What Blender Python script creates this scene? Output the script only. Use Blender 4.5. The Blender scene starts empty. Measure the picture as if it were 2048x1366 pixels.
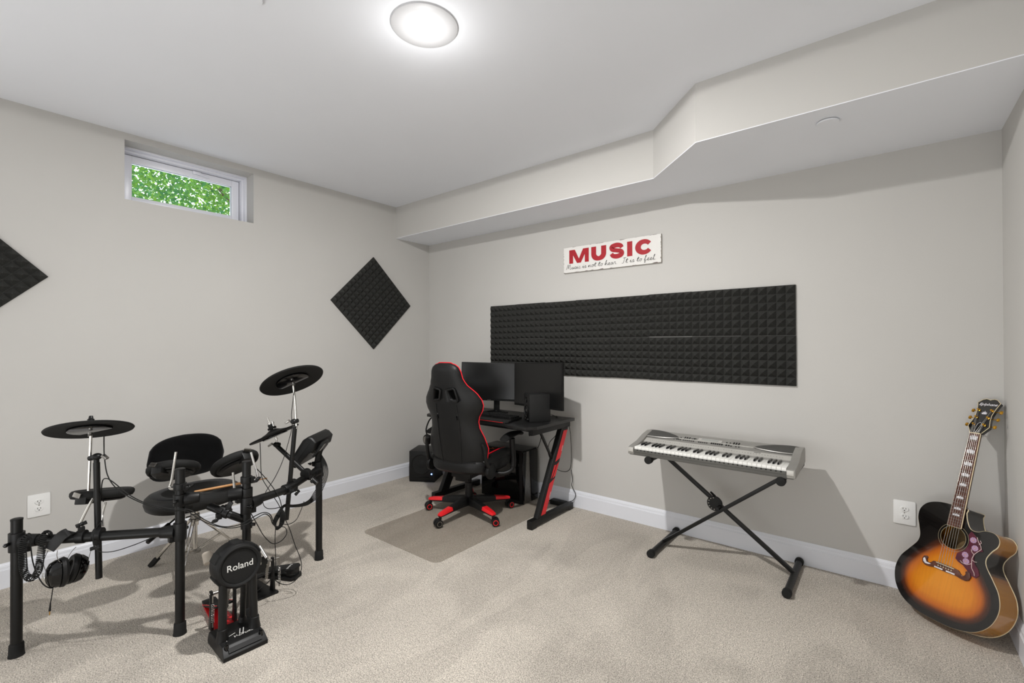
import bpy, bmesh, math, random
from mathutils import Vector, Matrix, Quaternion
random.seed(7)
PI = math.pi
V = Vector
SC = bpy.context.scene
COL = SC.collection

# ---------------------------------------------------------------- materials
def srgb(r, g, b):
    f = lambda c: (c/255/12.92) if c/255 <= .04045 else ((c/255+.055)/1.055)**2.4
    return (f(r), f(g), f(b), 1)

MATS = {}
def mat(name, col, rough=.5, metal=0., spec=.5, noise=None, bump=None, coat=0., emis=None, estr=0., trans=0., sheen=0., alpha=1.):
    """noise=(scale, amount) multiplies the colour; bump=(scale, strength)"""
    if max(col[:3]) < .033 and not emis: col = (col[0]*.42, col[1]*.42, col[2]*.42, 1)
    m = bpy.data.materials.new(name); m.use_nodes = True
    nt = m.node_tree; b = nt.nodes['Principled BSDF']
    b.inputs['Base Color'].default_value = col
    b.inputs['Roughness'].default_value = rough
    b.inputs['Metallic'].default_value = metal
    b.inputs['Specular IOR Level'].default_value = spec
    b.inputs['Coat Weight'].default_value = coat
    b.inputs['Coat Roughness'].default_value = .05
    b.inputs['Transmission Weight'].default_value = trans
    b.inputs['Sheen Weight'].default_value = sheen
    b.inputs['Alpha'].default_value = alpha
    if emis:
        b.inputs['Emission Color'].default_value = emis
        b.inputs['Emission Strength'].default_value = estr
    tc = nt.nodes.new('ShaderNodeTexCoord')
    nz = noise or (6, .06)
    n = nt.nodes.new('ShaderNodeTexNoise'); n.inputs['Scale'].default_value = nz[0]; n.inputs['Detail'].default_value = 4
    nt.links.new(tc.outputs['Object'], n.inputs['Vector'])
    mr = nt.nodes.new('ShaderNodeMapRange'); mr.inputs['To Min'].default_value = 1-nz[1]; mr.inputs['To Max'].default_value = 1+nz[1]
    mr.inputs['From Min'].default_value = .3; mr.inputs['From Max'].default_value = .7
    nt.links.new(n.outputs['Fac'], mr.inputs['Value'])
    mx = nt.nodes.new('ShaderNodeMix'); mx.data_type = 'RGBA'; mx.blend_type = 'MULTIPLY'; mx.inputs['Factor'].default_value = 1
    mx.inputs['A'].default_value = col
    nt.links.new(mr.outputs['Result'], mx.inputs['B'])
    nt.links.new(mx.outputs['Result'], b.inputs['Base Color'])
    if bump:
        n2 = nt.nodes.new('ShaderNodeTexNoise'); n2.inputs['Scale'].default_value = bump[0]; n2.inputs['Detail'].default_value = 3
        nt.links.new(tc.outputs['Object'], n2.inputs['Vector'])
        bp = nt.nodes.new('ShaderNodeBump'); bp.inputs['Strength'].default_value = bump[1]; bp.inputs['Distance'].default_value = .004
        nt.links.new(n2.outputs['Fac'], bp.inputs['Height']); nt.links.new(bp.outputs['Normal'], b.inputs['Normal'])
    MATS[name] = m
    return m

M_WALL = mat('wall_paint', srgb(197, 195, 191), .85, spec=.2, noise=(2, .012), bump=(160, .05))
M_CEIL = mat('ceiling_paint', srgb(237, 239, 244), .9, spec=.1, noise=(2, .01), bump=(120, .04))
M_TRIM = mat('trim_paint', srgb(226, 228, 234), .35, noise=(3, .01))
M_VINYL = mat('window_vinyl', srgb(232, 233, 240), .3, noise=(3, .01))
M_BLACK = mat('black_powder_coat', srgb(30, 30, 29), .42, spec=.32, noise=(40, .08))
M_BPLAST = mat('black_plastic', srgb(27, 27, 27), .45, spec=.32, noise=(30, .08))
M_BGLOSS = mat('black_gloss', srgb(14, 14, 15), .12, noise=(30, .05))
M_RUBBER = mat('black_rubber', srgb(38, 38, 37), .75, spec=.32, noise=(60, .1), bump=(400, .1))
M_DKGREY = mat('dark_grey_plastic', srgb(44, 44, 44), .5, spec=.32, noise=(30, .06))
M_CHROME = mat('chrome', srgb(226, 224, 220), .16, 1., noise=(20, .05))
M_STEEL = mat('brushed_steel', srgb(150, 147, 142), .35, 1., noise=(60, .12))
M_GOLD = mat('gold', srgb(222, 168, 62), .2, 1., noise=(40, .08))
M_VELVET = mat('black_velvet', srgb(14, 14, 16), .95, spec=.1, noise=(14, .5), sheen=.15)
M_VINYLB = mat('black_vinyl', srgb(36, 36, 35), .5, spec=.32, noise=(18, .12), bump=(220, .12))
M_LEATHER = mat('black_leatherette', srgb(34, 34, 34), .46, spec=.32, noise=(9, .14), bump=(260, .14))
M_RED = mat('red_plastic', srgb(222, 26, 34), .4, noise=(20, .05))
M_REDT = mat('red_piping', srgb(226, 18, 38), .45, noise=(20, .05))
M_FOAM = mat('charcoal_foam', srgb(56, 56, 54), .95, spec=.1, noise=(240, .22), bump=(500, .5))
M_WHITE = mat('white_plastic', srgb(232, 232, 230), .35, noise=(20, .01))
M_IVORY = mat('white_key_plastic', srgb(232, 231, 226), .22, noise=(20, .01))
M_LETTER = mat('white_lettering', srgb(225, 224, 220), .5, noise=(20, .01))
M_SILVER = mat('silver_plastic', srgb(150, 148, 143), .38, .35, noise=(12, .05))
M_SILVERL = mat('light_silver_plastic', srgb(190, 188, 182), .4, .2, noise=(12, .03))
M_SPK = mat('speaker_grille', srgb(72, 71, 68), .7, noise=(300, .25), bump=(900, .4))
M_SCREEN = mat('monitor_screen', srgb(20, 20, 20), .3, noise=(3, .1))
M_GLASSBK = mat('smoked_glass', srgb(20, 21, 21), .06, noise=(3, .1))
M_MAT = mat('chair_mat', srgb(176, 164, 148), .4, noise=(5, .05), bump=(300, .2), alpha=.30)
M_STICK = mat('hickory', srgb(196, 142, 88), .45, noise=(30, .12))
M_ROSE = mat('rosewood', srgb(84, 46, 32), .45, noise=(60, .3))
M_PEARL = mat('pearl', srgb(214, 212, 216), .2, noise=(90, .25))
M_BIND = mat('cream_binding', srgb(224, 208, 172), .35, noise=(20, .03))
M_GBLACK = mat('guitar_black_lacquer', srgb(14, 12, 11), .08, noise=(10, .05), coat=1.)
M_AMBER = mat('amber_lacquer', srgb(190, 120, 18), .15, noise=(12, .12), coat=1.)
M_LED = mat('blue_led', srgb(60, 110, 255), .3, emis=(.12, .3, 1, 1), estr=14)
M_SIGNRED = mat('sign_red', srgb(166, 16, 32), .6, noise=(60, .08))
M_INK = mat('sign_ink', srgb(48, 46, 46), .7, noise=(60, .1))
M_DARKHOLE = mat('dark_recess', srgb(8, 8, 8), .9, noise=(10, .1))
M_SLOT = mat('outlet_slot', srgb(60, 58, 56), .8, noise=(10, .05))
M_LCD = mat('lcd_window', srgb(158, 160, 156), .3, noise=(10, .03))
M_WOODTRIM = mat('raw_wood', srgb(150, 104, 72), .6, noise=(20, .15))

def carpet_mat():
    m = bpy.data.materials.new('carpet'); m.use_nodes = True; nt = m.node_tree; b = nt.nodes['Principled BSDF']
    b.inputs['Roughness'].default_value = .97; b.inputs['Specular IOR Level'].default_value = .05
    tc = nt.nodes.new('ShaderNodeTexCoord')
    def noise(scale, detail=3, dist=0., vec=None):
        n = nt.nodes.new('ShaderNodeTexNoise'); n.inputs['Scale'].default_value = scale; n.inputs['Detail'].default_value = detail
        n.inputs['Distortion'].default_value = dist
        nt.links.new(vec or tc.outputs['Object'], n.inputs['Vector']); return n
    fine = noise(200, 2); mid = noise(60, 3)
    big = noise(1.6, 3, .8)
    mp = nt.nodes.new('ShaderNodeMapping'); mp.inputs['Rotation'].default_value = (0, 0, math.radians(12)); mp.inputs['Scale'].default_value = (2.4, .8, 1)
    nt.links.new(tc.outputs['Object'], mp.inputs['Vector'])
    streak = noise(1.3, 3, 1.2, mp.outputs['Vector'])
    def mr(src, a, b_, lo, hi):
        r = nt.nodes.new('ShaderNodeMapRange'); r.inputs['From Min'].default_value = a; r.inputs['From Max'].default_value = b_
        r.inputs['To Min'].default_value = lo; r.inputs['To Max'].default_value = hi; nt.links.new(src, r.inputs['Value']); return r.outputs['Result']
    def mul(a, c):
        x = nt.nodes.new('ShaderNodeMath'); x.operation = 'MULTIPLY'; nt.links.new(a, x.inputs[0]); nt.links.new(c, x.inputs[1]); return x.outputs[0]
    f = mul(mul(mr(fine.outputs['Fac'], .3, .7, .50, 1.50), mr(mid.outputs['Fac'], .3, .7, .90, 1.10)),
            mul(mr(big.outputs['Fac'], .38, .62, .92, 1.09), mr(streak.outputs['Fac'], .47, .55, .955, 1.05)))
    mx = nt.nodes.new('ShaderNodeMix'); mx.data_type = 'RGBA'; mx.blend_type = 'MULTIPLY'; mx.inputs['Factor'].default_value = 1
    mx.inputs['A'].default_value = srgb(180, 173, 163)
    nt.links.new(f, mx.inputs['B']); nt.links.new(mx.outputs['Result'], b.inputs['Base Color'])
    bp = nt.nodes.new('ShaderNodeBump'); bp.inputs['Strength'].default_value = .7; bp.inputs['Distance'].default_value = .006
    nt.links.new(fine.outputs['Fac'], bp.inputs['Height']); nt.links.new(bp.outputs['Normal'], b.inputs['Normal'])
    return m
M_CARPET = carpet_mat()

def sunburst_mat(name, stops, grain=True):
    """colour by the mesh attribute 'burst' (0 at the rim .. 1 in the middle)"""
    m = bpy.data.materials.new(name); m.use_nodes = True; nt = m.node_tree; b = nt.nodes['Principled BSDF']
    b.inputs['Roughness'].default_value = .18; b.inputs['Coat Weight'].default_value = 1; b.inputs['Coat Roughness'].default_value = .04
    at = nt.nodes.new('ShaderNodeAttribute'); at.attribute_name = 'burst'
    cr = nt.nodes.new('ShaderNodeValToRGB'); e = cr.color_ramp.elements
    e[0].position, e[0].color = stops[0]; e[1].position, e[1].color = stops[-1]
    for p, c in stops[1:-1]:
        k = e.new(p); k.color = c
    tc = nt.nodes.new('ShaderNodeTexCoord'); mp = nt.nodes.new('ShaderNodeMapping'); mp.inputs['Scale'].default_value = (90, 3, 3)
    n = nt.nodes.new('ShaderNodeTexNoise'); n.inputs['Scale'].default_value = 1.5
    nt.links.new(tc.outputs['Object'], mp.inputs['Vector']); nt.links.new(mp.outputs['Vector'], n.inputs['Vector'])
    mr = nt.nodes.new('ShaderNodeMapRange'); mr.inputs['To Min'].default_value = .88; mr.inputs['To Max'].default_value = 1.12
    nt.links.new(n.outputs['Fac'], mr.inputs['Value'])
    mx = nt.nodes.new('ShaderNodeMix'); mx.data_type = 'RGBA'; mx.blend_type = 'MULTIPLY'; mx.inputs['Factor'].default_value = 1
    nt.links.new(at.outputs['Fac'], cr.inputs['Fac']); nt.links.new(cr.outputs['Color'], mx.inputs['A']); nt.links.new(mr.outputs['Result'], mx.inputs['B'])
    nt.links.new(mx.outputs['Result'], b.inputs['Base Color'])
    return m

# ---------------------------------------------------------------- mesh builder
def frame(axis):
    z = V(axis).normalized(); t = V((0, 0, 1)) if abs(z.z) < .9 else V((1, 0, 0))
    x = t.cross(z).normalized(); y = z.cross(x); return x, y, z

def catmull(pts, n=8, closed=False):
    P = [V(p) for p in pts]; out = []; L = len(P)
    rng = range(L) if closed else range(L-1)
    for i in rng:
        p0 = P[(i-1) % L] if (closed or i > 0) else P[0]*2-P[1]
        p1 = P[i]; p2 = P[(i+1) % L]
        p3 = P[(i+2) % L] if (closed or i+2 < L) else P[-1]*2-P[-2]
        for k in range(n):
            t = k/n
            out.append(.5*((2*p1)+(p2-p0)*t+(2*p0-5*p1+4*p2-p3)*t*t+(3*p1-p0-3*p2+p3)*t**3))
    if not closed: out.append(P[-1].copy())
    return out

class MB:
    def __init__(s): s.v = []; s.f = []; s.M = None
    def add(s, vs, fs):
        o = len(s.v); s.v += [tuple(v) for v in vs]; s.f += [tuple(i+o for i in f) for f in fs]; return s
    def box(s, c, d, rot=None):
        x, y, z = [k/2 for k in d]; c = V(c)
        vs = [V((a*x, b*y, e*z)) for a in (-1, 1) for b in (-1, 1) for e in (-1, 1)]
        if rot is not None: vs = [rot @ v for v in vs]
        return s.add([v+c for v in vs], [(0, 1, 3, 2), (4, 6, 7, 5), (0, 4, 5, 1), (2, 3, 7, 6), (0, 2, 6, 4), (1, 5, 7, 3)])
    def bar(s, a, b, w, h, up=(0, 0, 1)):
        """box beam from a to b, w wide, h tall"""
        a = V(a); b = V(b); z = (b-a); L = z.length; z.normalize(); u = V(up)
        x = z.cross(u)
        if x.length < 1e-4: x = z.cross(V((0, 1, 0)))
        x.normalize(); y = x.cross(z)
        R = Matrix((x, z, y)).transposed()
        return s.box((a+b)/2, (w, L, h), R)
    def tube(s, pts, r, n=12, caps=True, closed=False):
        P = [V(p) for p in pts]; L = len(P)
        rs = r if isinstance(r, (list, tuple)) else [r]*L
        T = []
        for i in range(L):
            if closed: t = P[(i+1) % L]-P[i-1]
            else: t = P[min(i+1, L-1)]-P[max(i-1, 0)]
            T.append(t.normalized() if t.length > 1e-9 else V((0, 0, 1)))
        x, y, z = frame(T[0]); vs = []
        for i in range(L):
            if i: 
                q = T[i-1].rotation_difference(T[i]); x = q @ x
                x = (x-T[i]*x.dot(T[i])).normalized()
            y = T[i].cross(x)
            for k in range(n):
                a = 2*PI*k/n; vs.append(P[i]+(x*math.cos(a)+y*math.sin(a))*rs[i])
        fs = []
        for i in range(L if closed else L-1):
            j = (i+1) % L
            for k in range(n):
                fs.append((i*n+k, i*n+(k+1) % n, j*n+(k+1) % n, j*n+k))
        if caps and not closed:
            fs.append(tuple(reversed(range(n)))); fs.append(tuple((L-1)*n+k for k in range(n)))
        return s.add(vs, fs)
    def cyl(s, a, b, r, r2=None, n=20): return s.tube([a, b], [r, r if r2 is None else r2], n)
    def lathe(s, prof, o=(0, 0, 0), axis=(0, 0, 1), n=32, sx=1., sy=1., xdir=None):
        o = V(o); x, y, z = frame(axis)
        if xdir is not None:
            x = V(xdir); x = (x-z*x.dot(z)).normalized(); y = z.cross(x)
        vs = []; fs = []
        for r, h in prof:
            for k in range(n):
                a = 2*PI*k/n; vs.append(o+z*h+x*(r*math.cos(a)*sx)+y*(r*math.sin(a)*sy))
        for i in range(len(prof)-1):
            for k in range(n):
                fs.append((i*n+k, i*n+(k+1) % n, (i+1)*n+(k+1) % n, (i+1)*n+k))
        fs.append(tuple(reversed(range(n)))); fs.append(tuple((len(prof)-1)*n+k for k in range(n)))
        return s.add(vs, fs)
    def prism(s, poly, o, ux, uy, h):
        """polygon in (ux,uy) extruded by h along ux x uy"""
        o = V(o); ux = V(ux).normalized(); uy = V(uy).normalized(); w = ux.cross(uy)
        n = len(poly)
        a = [o+ux*p[0]+uy*p[1] for p in poly]
        return s.add(a+[p+w*h for p in a], [tuple(reversed(range(n))), tuple(range(n, 2*n))]+[(i, (i+1) % n, n+(i+1) % n, n+i) for i in range(n)])
    def loft(s, rings, caps=True):
        n = len(rings[0]); vs = [p for r in rings for p in r]; fs = []
        for i in range(len(rings)-1):
            for k in range(n):
                fs.append((i*n+k, i*n+(k+1) % n, (i+1)*n+(k+1) % n, (i+1)*n+k))
        if caps: fs.append(tuple(reversed(range(n)))); fs.append(tuple((len(rings)-1)*n+k for k in range(n)))
        return s.add(vs, fs)
    def sphere(s, c, r, n=14, sc=(1, 1, 1)):
        c = V(c); rings = []
        for i in range(1, n):
            th = PI*i/n
            rings.append([c+V((r*math.sin(th)*math.cos(2*PI*k/n)*sc[0], r*math.sin(th)*math.sin(2*PI*k/n)*sc[1], -r*math.cos(th)*sc[2])) for k in range(n)])
        return s.loft(rings)
    def build(s, name, m, parent=None, bev=0., seg=2, ang=35, sub=0):
        me = bpy.data.meshes.new(name)
        bm = bmesh.new(); vs = [bm.verts.new(v) for v in s.v]
        for f in s.f:
            try: bm.faces.new([vs[i] for i in f])
            except ValueError: pass
        bmesh.ops.recalc_face_normals(bm, faces=bm.faces)
        if bev > 0:
            es = [e for e in bm.edges if len(e.link_faces) == 2 and e.calc_face_angle(0) > math.radians(30)]
            bmesh.ops.bevel(bm, geom=es, offset=bev, segments=seg, affect='EDGES', profile=.6, clamp_overlap=True)
        bm.to_mesh(me); bm.free()
        for p in me.polygons: p.use_smooth = True
        me.set_sharp_from_angle(angle=math.radians(ang))
        me.materials.append(m)
        o = bpy.data.objects.new(name, me); COL.objects.link(o)
        if parent: o.parent = parent
        if sub:
            md = o.modifiers.new('subdivision', 'SUBSURF'); md.levels = sub; md.render_levels = sub
        return o

def tag(o, label=None, cat=None, group=None, kind=None):
    if label: o['label'] = label
    if cat: o['category'] = cat
    if group: o['group'] = group
    if kind: o['kind'] = kind
    return o
def thing(name, label, cat, loc=(0, 0, 0), rotz=0, group=None, mtx=None):
    o = bpy.data.objects.new(name, None); COL.objects.link(o); o.empty_display_size = .05
    if mtx is not None: o.matrix_world = mtx
    else: o.location = loc; o.rotation_euler = (0, 0, rotz)
    return tag(o, label, cat, group)
def struct(name, mb, m, **k): return tag(mb.build(name, m, **k), kind='structure')
def copy_tree(o, parent=None):
    c = o.copy(); COL.objects.link(c); c.parent = parent
    for ch in list(o.children): copy_tree(ch, c)
    return c
def text(name, body, size, m, parent, mtx, extrude=.0004, shear=0., offset=0., sx=1., spacing=1.):
    cu = bpy.data.curves.new(name, 'FONT'); cu.body = body; cu.size = size; cu.extrude = extrude; cu.shear = shear
    cu.offset = offset; cu.align_x = 'CENTER'; cu.align_y = 'CENTER'; cu.space_character = spacing; cu.resolution_u = 4
    t = bpy.data.objects.new(name+'_curve', cu); COL.objects.link(t); bpy.context.view_layer.update()
    me = bpy.data.meshes.new_from_object(t); bpy.data.objects.remove(t)
    me.transform(Matrix.Diagonal((sx, 1, 1, 1)))
    me.materials.clear(); me.materials.append(m)
    o = bpy.data.objects.new(name, me); COL.objects.link(o)
    if parent: o.parent = parent
    o.matrix_local = mtx
    return o
def axes(o, x, y, z=None):
    x = V(x).normalized(); y = V(y); y = (y-x*y.dot(x)).normalized(); z = x.cross(y)
    m = Matrix((x, y, z)).transposed().to_4x4(); m.translation = V(o); return m
def rrect(w, h, r, n=5):
    out = []
    for cx, cy, a0 in ((w/2-r, h/2-r, 0), (-w/2+r, h/2-r, 90), (-w/2+r, -h/2+r, 180), (w/2-r, -h/2+r, 270)):
        for k in range(n+1):
            a = math.radians(a0+90*k/n); out.append((cx+r*math.cos(a), cy+r*math.sin(a)))
    return out

# ---------------------------------------------------------------- room shell
XR = 4.195; YB = -5.3; HC = 2.668; HS = 2.36; D1 = .422; D2 = .792; XA = 2.613; XB = 2.987
struct('floor', MB().box((XR/2, YB/2, -.05), (XR+.5, -YB+.5, .1)), M_CARPET)
W0, W1, WZ0, WZ1 = -2.513, -1.742, 2.246, 2.624
w = MB(); T = .30
w.box((-T/2, (W0+YB)/2, HC/2), (T, W0-YB, HC))
w.box((-T/2, W1/2+.05, HC/2), (T, -W1+.1, HC))
w.box((-T/2, (W0+W1)/2, WZ0/2), (T, W1-W0, WZ0))
w.box((-T/2, (W0+W1)/2, (WZ1+HC)/2), (T, W1-W0, HC-WZ1))
struct('wall_left', w, M_WALL)
struct('wall_back', MB().box((XR/2, .06, HC/2), (XR+.4, .12, HC)), M_WALL)
struct('wall_right', MB().box((XR+.06, YB/2, HC/2), (.12, -YB, HC)), M_WALL)
struct('wall_front', MB().box((XR/2, YB-.06, HC/2), (XR+.4, .12, HC)), M_WALL)
struct('ceiling', MB().box((XR/2, YB/2, HC+.05), (XR+.8, -YB+.4, .1)), M_CEIL)
sp = [(0, -D1), (XA, -D1), (XB, -D2), (XR, -D2), (XR, 0), (0, 0)]
s_ = MB().prism(sp, (0, 0, HS+.004), (1, 0, 0), (0, 1, 0), HC-HS-.004)
struct('trim_1', s_, M_WALL)
struct('trim_2', MB().prism(sp, (0, 0, HS), (1, 0, 0), (0, 1, 0), .004), M_CEIL)
# baseboards: stepped profile
BP = [(0, 0), (.017, 0), (.017, .098), (.0145, .1), (.0145, .103), (.0125, .105), (.0115, .116), (.0095, .118), (.0095, .121), (.007, .124), (.003, .133), (0, .133)]
def baseboard(name, o, out, length_dir, L):
    o = V(o); out = V(out); d = V(length_dir)
    a = [o+out*p[0]+V((0, 0, p[1])) for p in BP]; n = len(a)
    mb = MB().add(a+[p+d*L for p in a], [tuple(range(n)), tuple(range(n, 2*n))]+[(i, (i+1) % n, n+(i+1) % n, n+i) for i in range(n)])
    return struct(name, mb, M_TRIM, ang=20)
baseboard('baseboard_left', (0, YB, 0), (1, 0, 0), (0, 1, 0), -YB)
baseboard('baseboard_back', (0, 0, 0), (0, -1, 0), (1, 0, 0), XR)
baseboard('baseboard_right', (XR, YB, 0), (-1, 0, 0), (0, 1, 0), -YB)
baseboard('baseboard_front', (0, YB, 0), (0, 1, 0), (1, 0, 0), XR)

# window: vinyl frame recessed in the wall, sash, glass, latch
win = tag(thing('window_1', None, None, (0, 0, 0)), kind='structure')
fw = .024
def ringframe(x0, x1, y0, y1, z0, z1, wy, wz=None):
    wz = wz or wy; mb = MB(); xc = (x0+x1)/2; dx = x1-x0
    mb.box((xc, y0+wy/2, (z0+z1)/2), (dx, wy, z1-z0)); mb.box((xc, y1-wy/2, (z0+z1)/2), (dx, wy, z1-z0))
    mb.box((xc, (y0+y1)/2, z0+wz/2), (dx, y1-y0-2*wy, wz)); mb.box((xc, (y0+y1)/2, z1-wz/2), (dx, y1-y0-2*wy, wz))
    return mb
ringframe(-.30, -.122, W0, W1, WZ0, WZ1, .012).build('window_liner', M_VINYL, win, bev=.001)
ringframe(-.29, -.155, W0+.012, W1-.012, WZ0+.012, WZ1-.012, .014).build('window_frame', M_VINYL, win, bev=.001)
ringframe(-.245, -.20, W0+.029, W1-.029, WZ0+.029, WZ1-.029, .050, .046).build('window_sash', M_VINYL, win, bev=.003)
ringframe(-.222, -.216, W0+.077, W1-.077, WZ0+.073, WZ1-.073, .003).build('glazing_gasket', M_DKGREY, win)
ringframe(-.212, -.206, W0+.020, W1-.020, WZ0+.020, WZ1-.020, .012).build('sash_shadow_line', M_DKGREY, win)  # dark ring standing in for the shadow line between sash and frame
gl = MB().box((-.225, (W0+W1)/2, (WZ0+WZ1)/2), (.004, W1-W0-.15, WZ1-WZ0-.14)).build('window_pane', None or mat('window_glass', (1, 1, 1, 1), .0, spec=.4, trans=1., noise=(1, 0)), win)
lt = MB().box((-.192, -2.06, 2.582), (.016, .05, .022)).bar((-.184, -2.07, 2.575), (-.180, -1.98, 2.566), .012, .006)
lt.build('window_latch', M_VINYL, win, bev=.002)

# ceiling fixtures
cl = thing('ceiling_light', 'round flush ceiling light, switched on, on the white ceiling', 'ceiling light', (2.236, -1.964, HC))
MB().lathe([(.14, 0), (.139, -.006), (.128, -.010), (.10, -.009), (.075, -.004), (.068, -.003), (.068, -.001)], n=64).build('trim_ring', mat('lamp_trim', srgb(196, 196, 198), .5, noise=(5, .01)), cl)
MB().lathe([(.0665, -.0045), (.063, -.009), (.045, -.012), (.02, -.0135), (.004, -.014)], n=48).build('lens', mat('lamp_lens', (1, 1, 1, 1), .5, emis=(1, .985, .96, 1), estr=9), cl)
def cover(loc, label):
    t = thing('sprinkler_cover', label, 'sprinkler cover', loc)
    MB().lathe([(.043, -.003), (.046, -.008), (.044, -.011), (.003, -.0115)], n=40).build('cover_plate', M_CEIL, t)
    MB().lathe([(.041, 0), (.041, -.004), (.003, -.004)], n=40).build('backing_ring', mat('cover_gap', srgb(120, 118, 116), .8), t)
cover((3.542, -.638, HS), 'small white round cover plate under the lowered soffit')
cover((1.842, -2.502, HC), 'small white round cover plate cut off by the top edge of the photo')

# outlets
def outlet(label, o, ux, n):
    """o centre of plate on the wall, ux along the wall, n out of the wall"""
    t = thing('wall_outlet', label, 'electrical outlet', mtx=axes(o, ux, (0, 0, 1)), group=None)
    # local x along the wall, y up, z = ux x up
    sgn = 1 if V(ux).cross(V((0, 0, 1))).dot(V(n)) > 0 else -1
    MB().prism(rrect(.092, .126, .006), (0, 0, 0), (1, 0, 0), (0, sgn, 0), .006).build('cover_plate', M_WHITE, t, bev=.002)
    for dy in (.02, -.02):
        r = MB().lathe([(.0175, .0055), (.0172, .0085), (.0165, .009), (.002, .009)], (0, dy, 0), (0, 0, sgn), 32, 1, .83, xdir=(1, 0, 0)).build('receptacle', M_WHITE, t)
        q = MB().box((-.006, dy+.003, sgn*.0092), (.0022, .008, .001)).box((.006, dy+.003, sgn*.0092), (.0022, .0068, .001)).cyl((0, dy-.007, sgn*.0085), (0, dy-.007, sgn*.0097), .0026)
        q.build('slots', M_SLOT, r)
    MB().cyl((0, 0, sgn*.006), (0, 0, sgn*.0075), .003, n=12).build('screw', M_STEEL, t)
outlet('white duplex outlet on the window wall, above the baseboard at far left', (.0005, -2.8905, .414), (0, 1, 0), (1, 0, 0))
outlet('white duplex outlet on the long wall beside the acoustic guitar', (3.8215, -.0005, .4115), (1, 0, 0), (0, -1, 0))
# ---------------------------------------------------------------- acoustic foam
def foam_mesh():
    N = 6; s = .3050; p = s/N; base = .012; h = .030; v = []; f = []
    mb = MB()
    mb.box((0, 0, base/2), (s, s, base))
    for i in range(N):
        for j in range(N):
            x = -s/2+i*p; y = -s/2+j*p; q = .0006
            vs = [(x+q, y+q, base-.001), (x+p-q, y+q, base-.001), (x+p-q, y+p-q, base-.001), (x+q, y+p-q, base-.001),
                  (x+p/2-.003, y+p/2-.003, base+h), (x+p/2+.003, y+p/2-.003, base+h), (x+p/2+.003, y+p/2+.003, base+h), (x+p/2-.003, y+p/2+.003, base+h)]
            mb.add(vs, [(0, 1, 5, 4), (1, 2, 6, 5), (2, 3, 7, 6), (3, 0, 4, 7), (4, 5, 6, 7)])
    return mb
foam0 = foam_mesh().build('acoustic_foam_panel', M_FOAM, ang=10)
ordn = ['leftmost', 'second from the left', 'third from the left', 'fourth from the left', 'fourth from the right', 'third from the right', 'second from the right', 'rightmost']
used = [False]
def foam(m, label, group):
    o = foam0
    if used[0]:
        o = foam0.copy(); COL.objects.link(o)
    used[0] = True; o.matrix_world = m
    tag(o, label, 'acoustic panel', group)
for r in range(2):
    for c in range(8):
        jig = [0, .002, -.001, .002, 0, .003, .001, .0][c]*(1 if r == 0 else -1)
        x = .878+.153+c*.3062+(.001 if (c > 3 and r) else 0); z = 1.5185+jig*.7 if r == 0 else 1.2135+jig*.7
        if r == 0 and c > 3: z += .0025
        foam(axes((x, 0, z), (1, 0, 0), (0, 0, 1)), 'charcoal foam square, %s in %s row of wide panel' % (ordn[c], 'top' if r == 0 else 'bottom'), 'foam squares in the wide panel on the long wall')
def diamond(cy, cz, where, grp):
    h = .1527
    u = V((0, 1, 1)).normalized(); w_ = V((0, -1, 1)).normalized()
    for a, b, nm in ((1, 1, 'top'), (-1, -1, 'bottom'), (1, -1, 'right'), (-1, 1, 'left')):
        c = V((0, cy, cz))+u*a*h+w_*b*h
        foam(axes(c, u, w_), 'foam square, %s quarter of the diamond %s' % (nm, where), grp)
diamond(-.685, 1.707, 'between window and corner', 'foam squares of the diamond near the room corner')
diamond(-3.287, 1.7125, 'cut off by the left photo edge', 'foam squares of the diamond at the left edge')

# ---------------------------------------------------------------- MUSIC sign
def sign_mat():
    m = mat('distressed_white_board', srgb(226, 224, 220), .7, noise=(8, .03)); nt = m.node_tree; b = nt.nodes['Principled BSDF']
    old = b.inputs['Base Color'].links[0].from_socket
    at = nt.nodes.new('ShaderNodeAttribute'); at.attribute_name = 'burst'
    n = nt.nodes.new('ShaderNodeTexNoise'); n.inputs['Scale'].default_value = 22; n.inputs['Detail'].default_value = 6
    tc = nt.nodes.new('ShaderNodeTexCoord'); mp = nt.nodes.new('ShaderNodeMapping'); mp.inputs['Scale'].default_value = (1, 1, 3)
    nt.links.new(tc.outputs['Object'], mp.inputs['Vector']); nt.links.new(mp.outputs['Vector'], n.inputs['Vector'])
    a = nt.nodes.new('ShaderNodeMath'); a.operation = 'GREATER_THAN'; nt.links.new(n.outputs['Fac'], a.inputs[0]); nt.links.new(at.outputs['Fac'], a.inputs[1])
    mx = nt.nodes.new('ShaderNodeMix'); mx.data_type = 'RGBA'; mx.inputs['B'].default_value = srgb(96, 82, 76)
    nt.links.new(a.outputs[0], mx.inputs['Factor']); nt.links.new(old, mx.inputs['A']); nt.links.new(mx.outputs['Result'], b.inputs['Base Color'])
    return m
sg = thing('wall_sign', 'distressed white wooden wall sign with red block letters above the foam panels', 'sign', (2.0968, -.012, 2.0025))
SW, SH = .817, .205
NX, NY = 120, 30
vs = []; at = []
for j in range(NY+1):
    for i in range(NX+1):
        x = -SW/2+SW*i/NX; z = -SH/2+SH*j/NY
        e = min(SW/2-abs(x), SH/2-abs(z)); 
        vs.append((x, -.006, z)); at.append(min(1, .50+e*34))
fs = [(j*(NX+1)+i, j*(NX+1)+i+1, (j+1)*(NX+1)+i+1, (j+1)*(NX+1)+i) for j in range(NY) for i in range(NX)]
sm_ = sign_mat()
bd = MB().add(vs, fs).build('painted_face', sm_, sg)
a_ = bd.data.attributes.new('burst', 'FLOAT', 'POINT'); a_.data.foreach_set('value', at)
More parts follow.
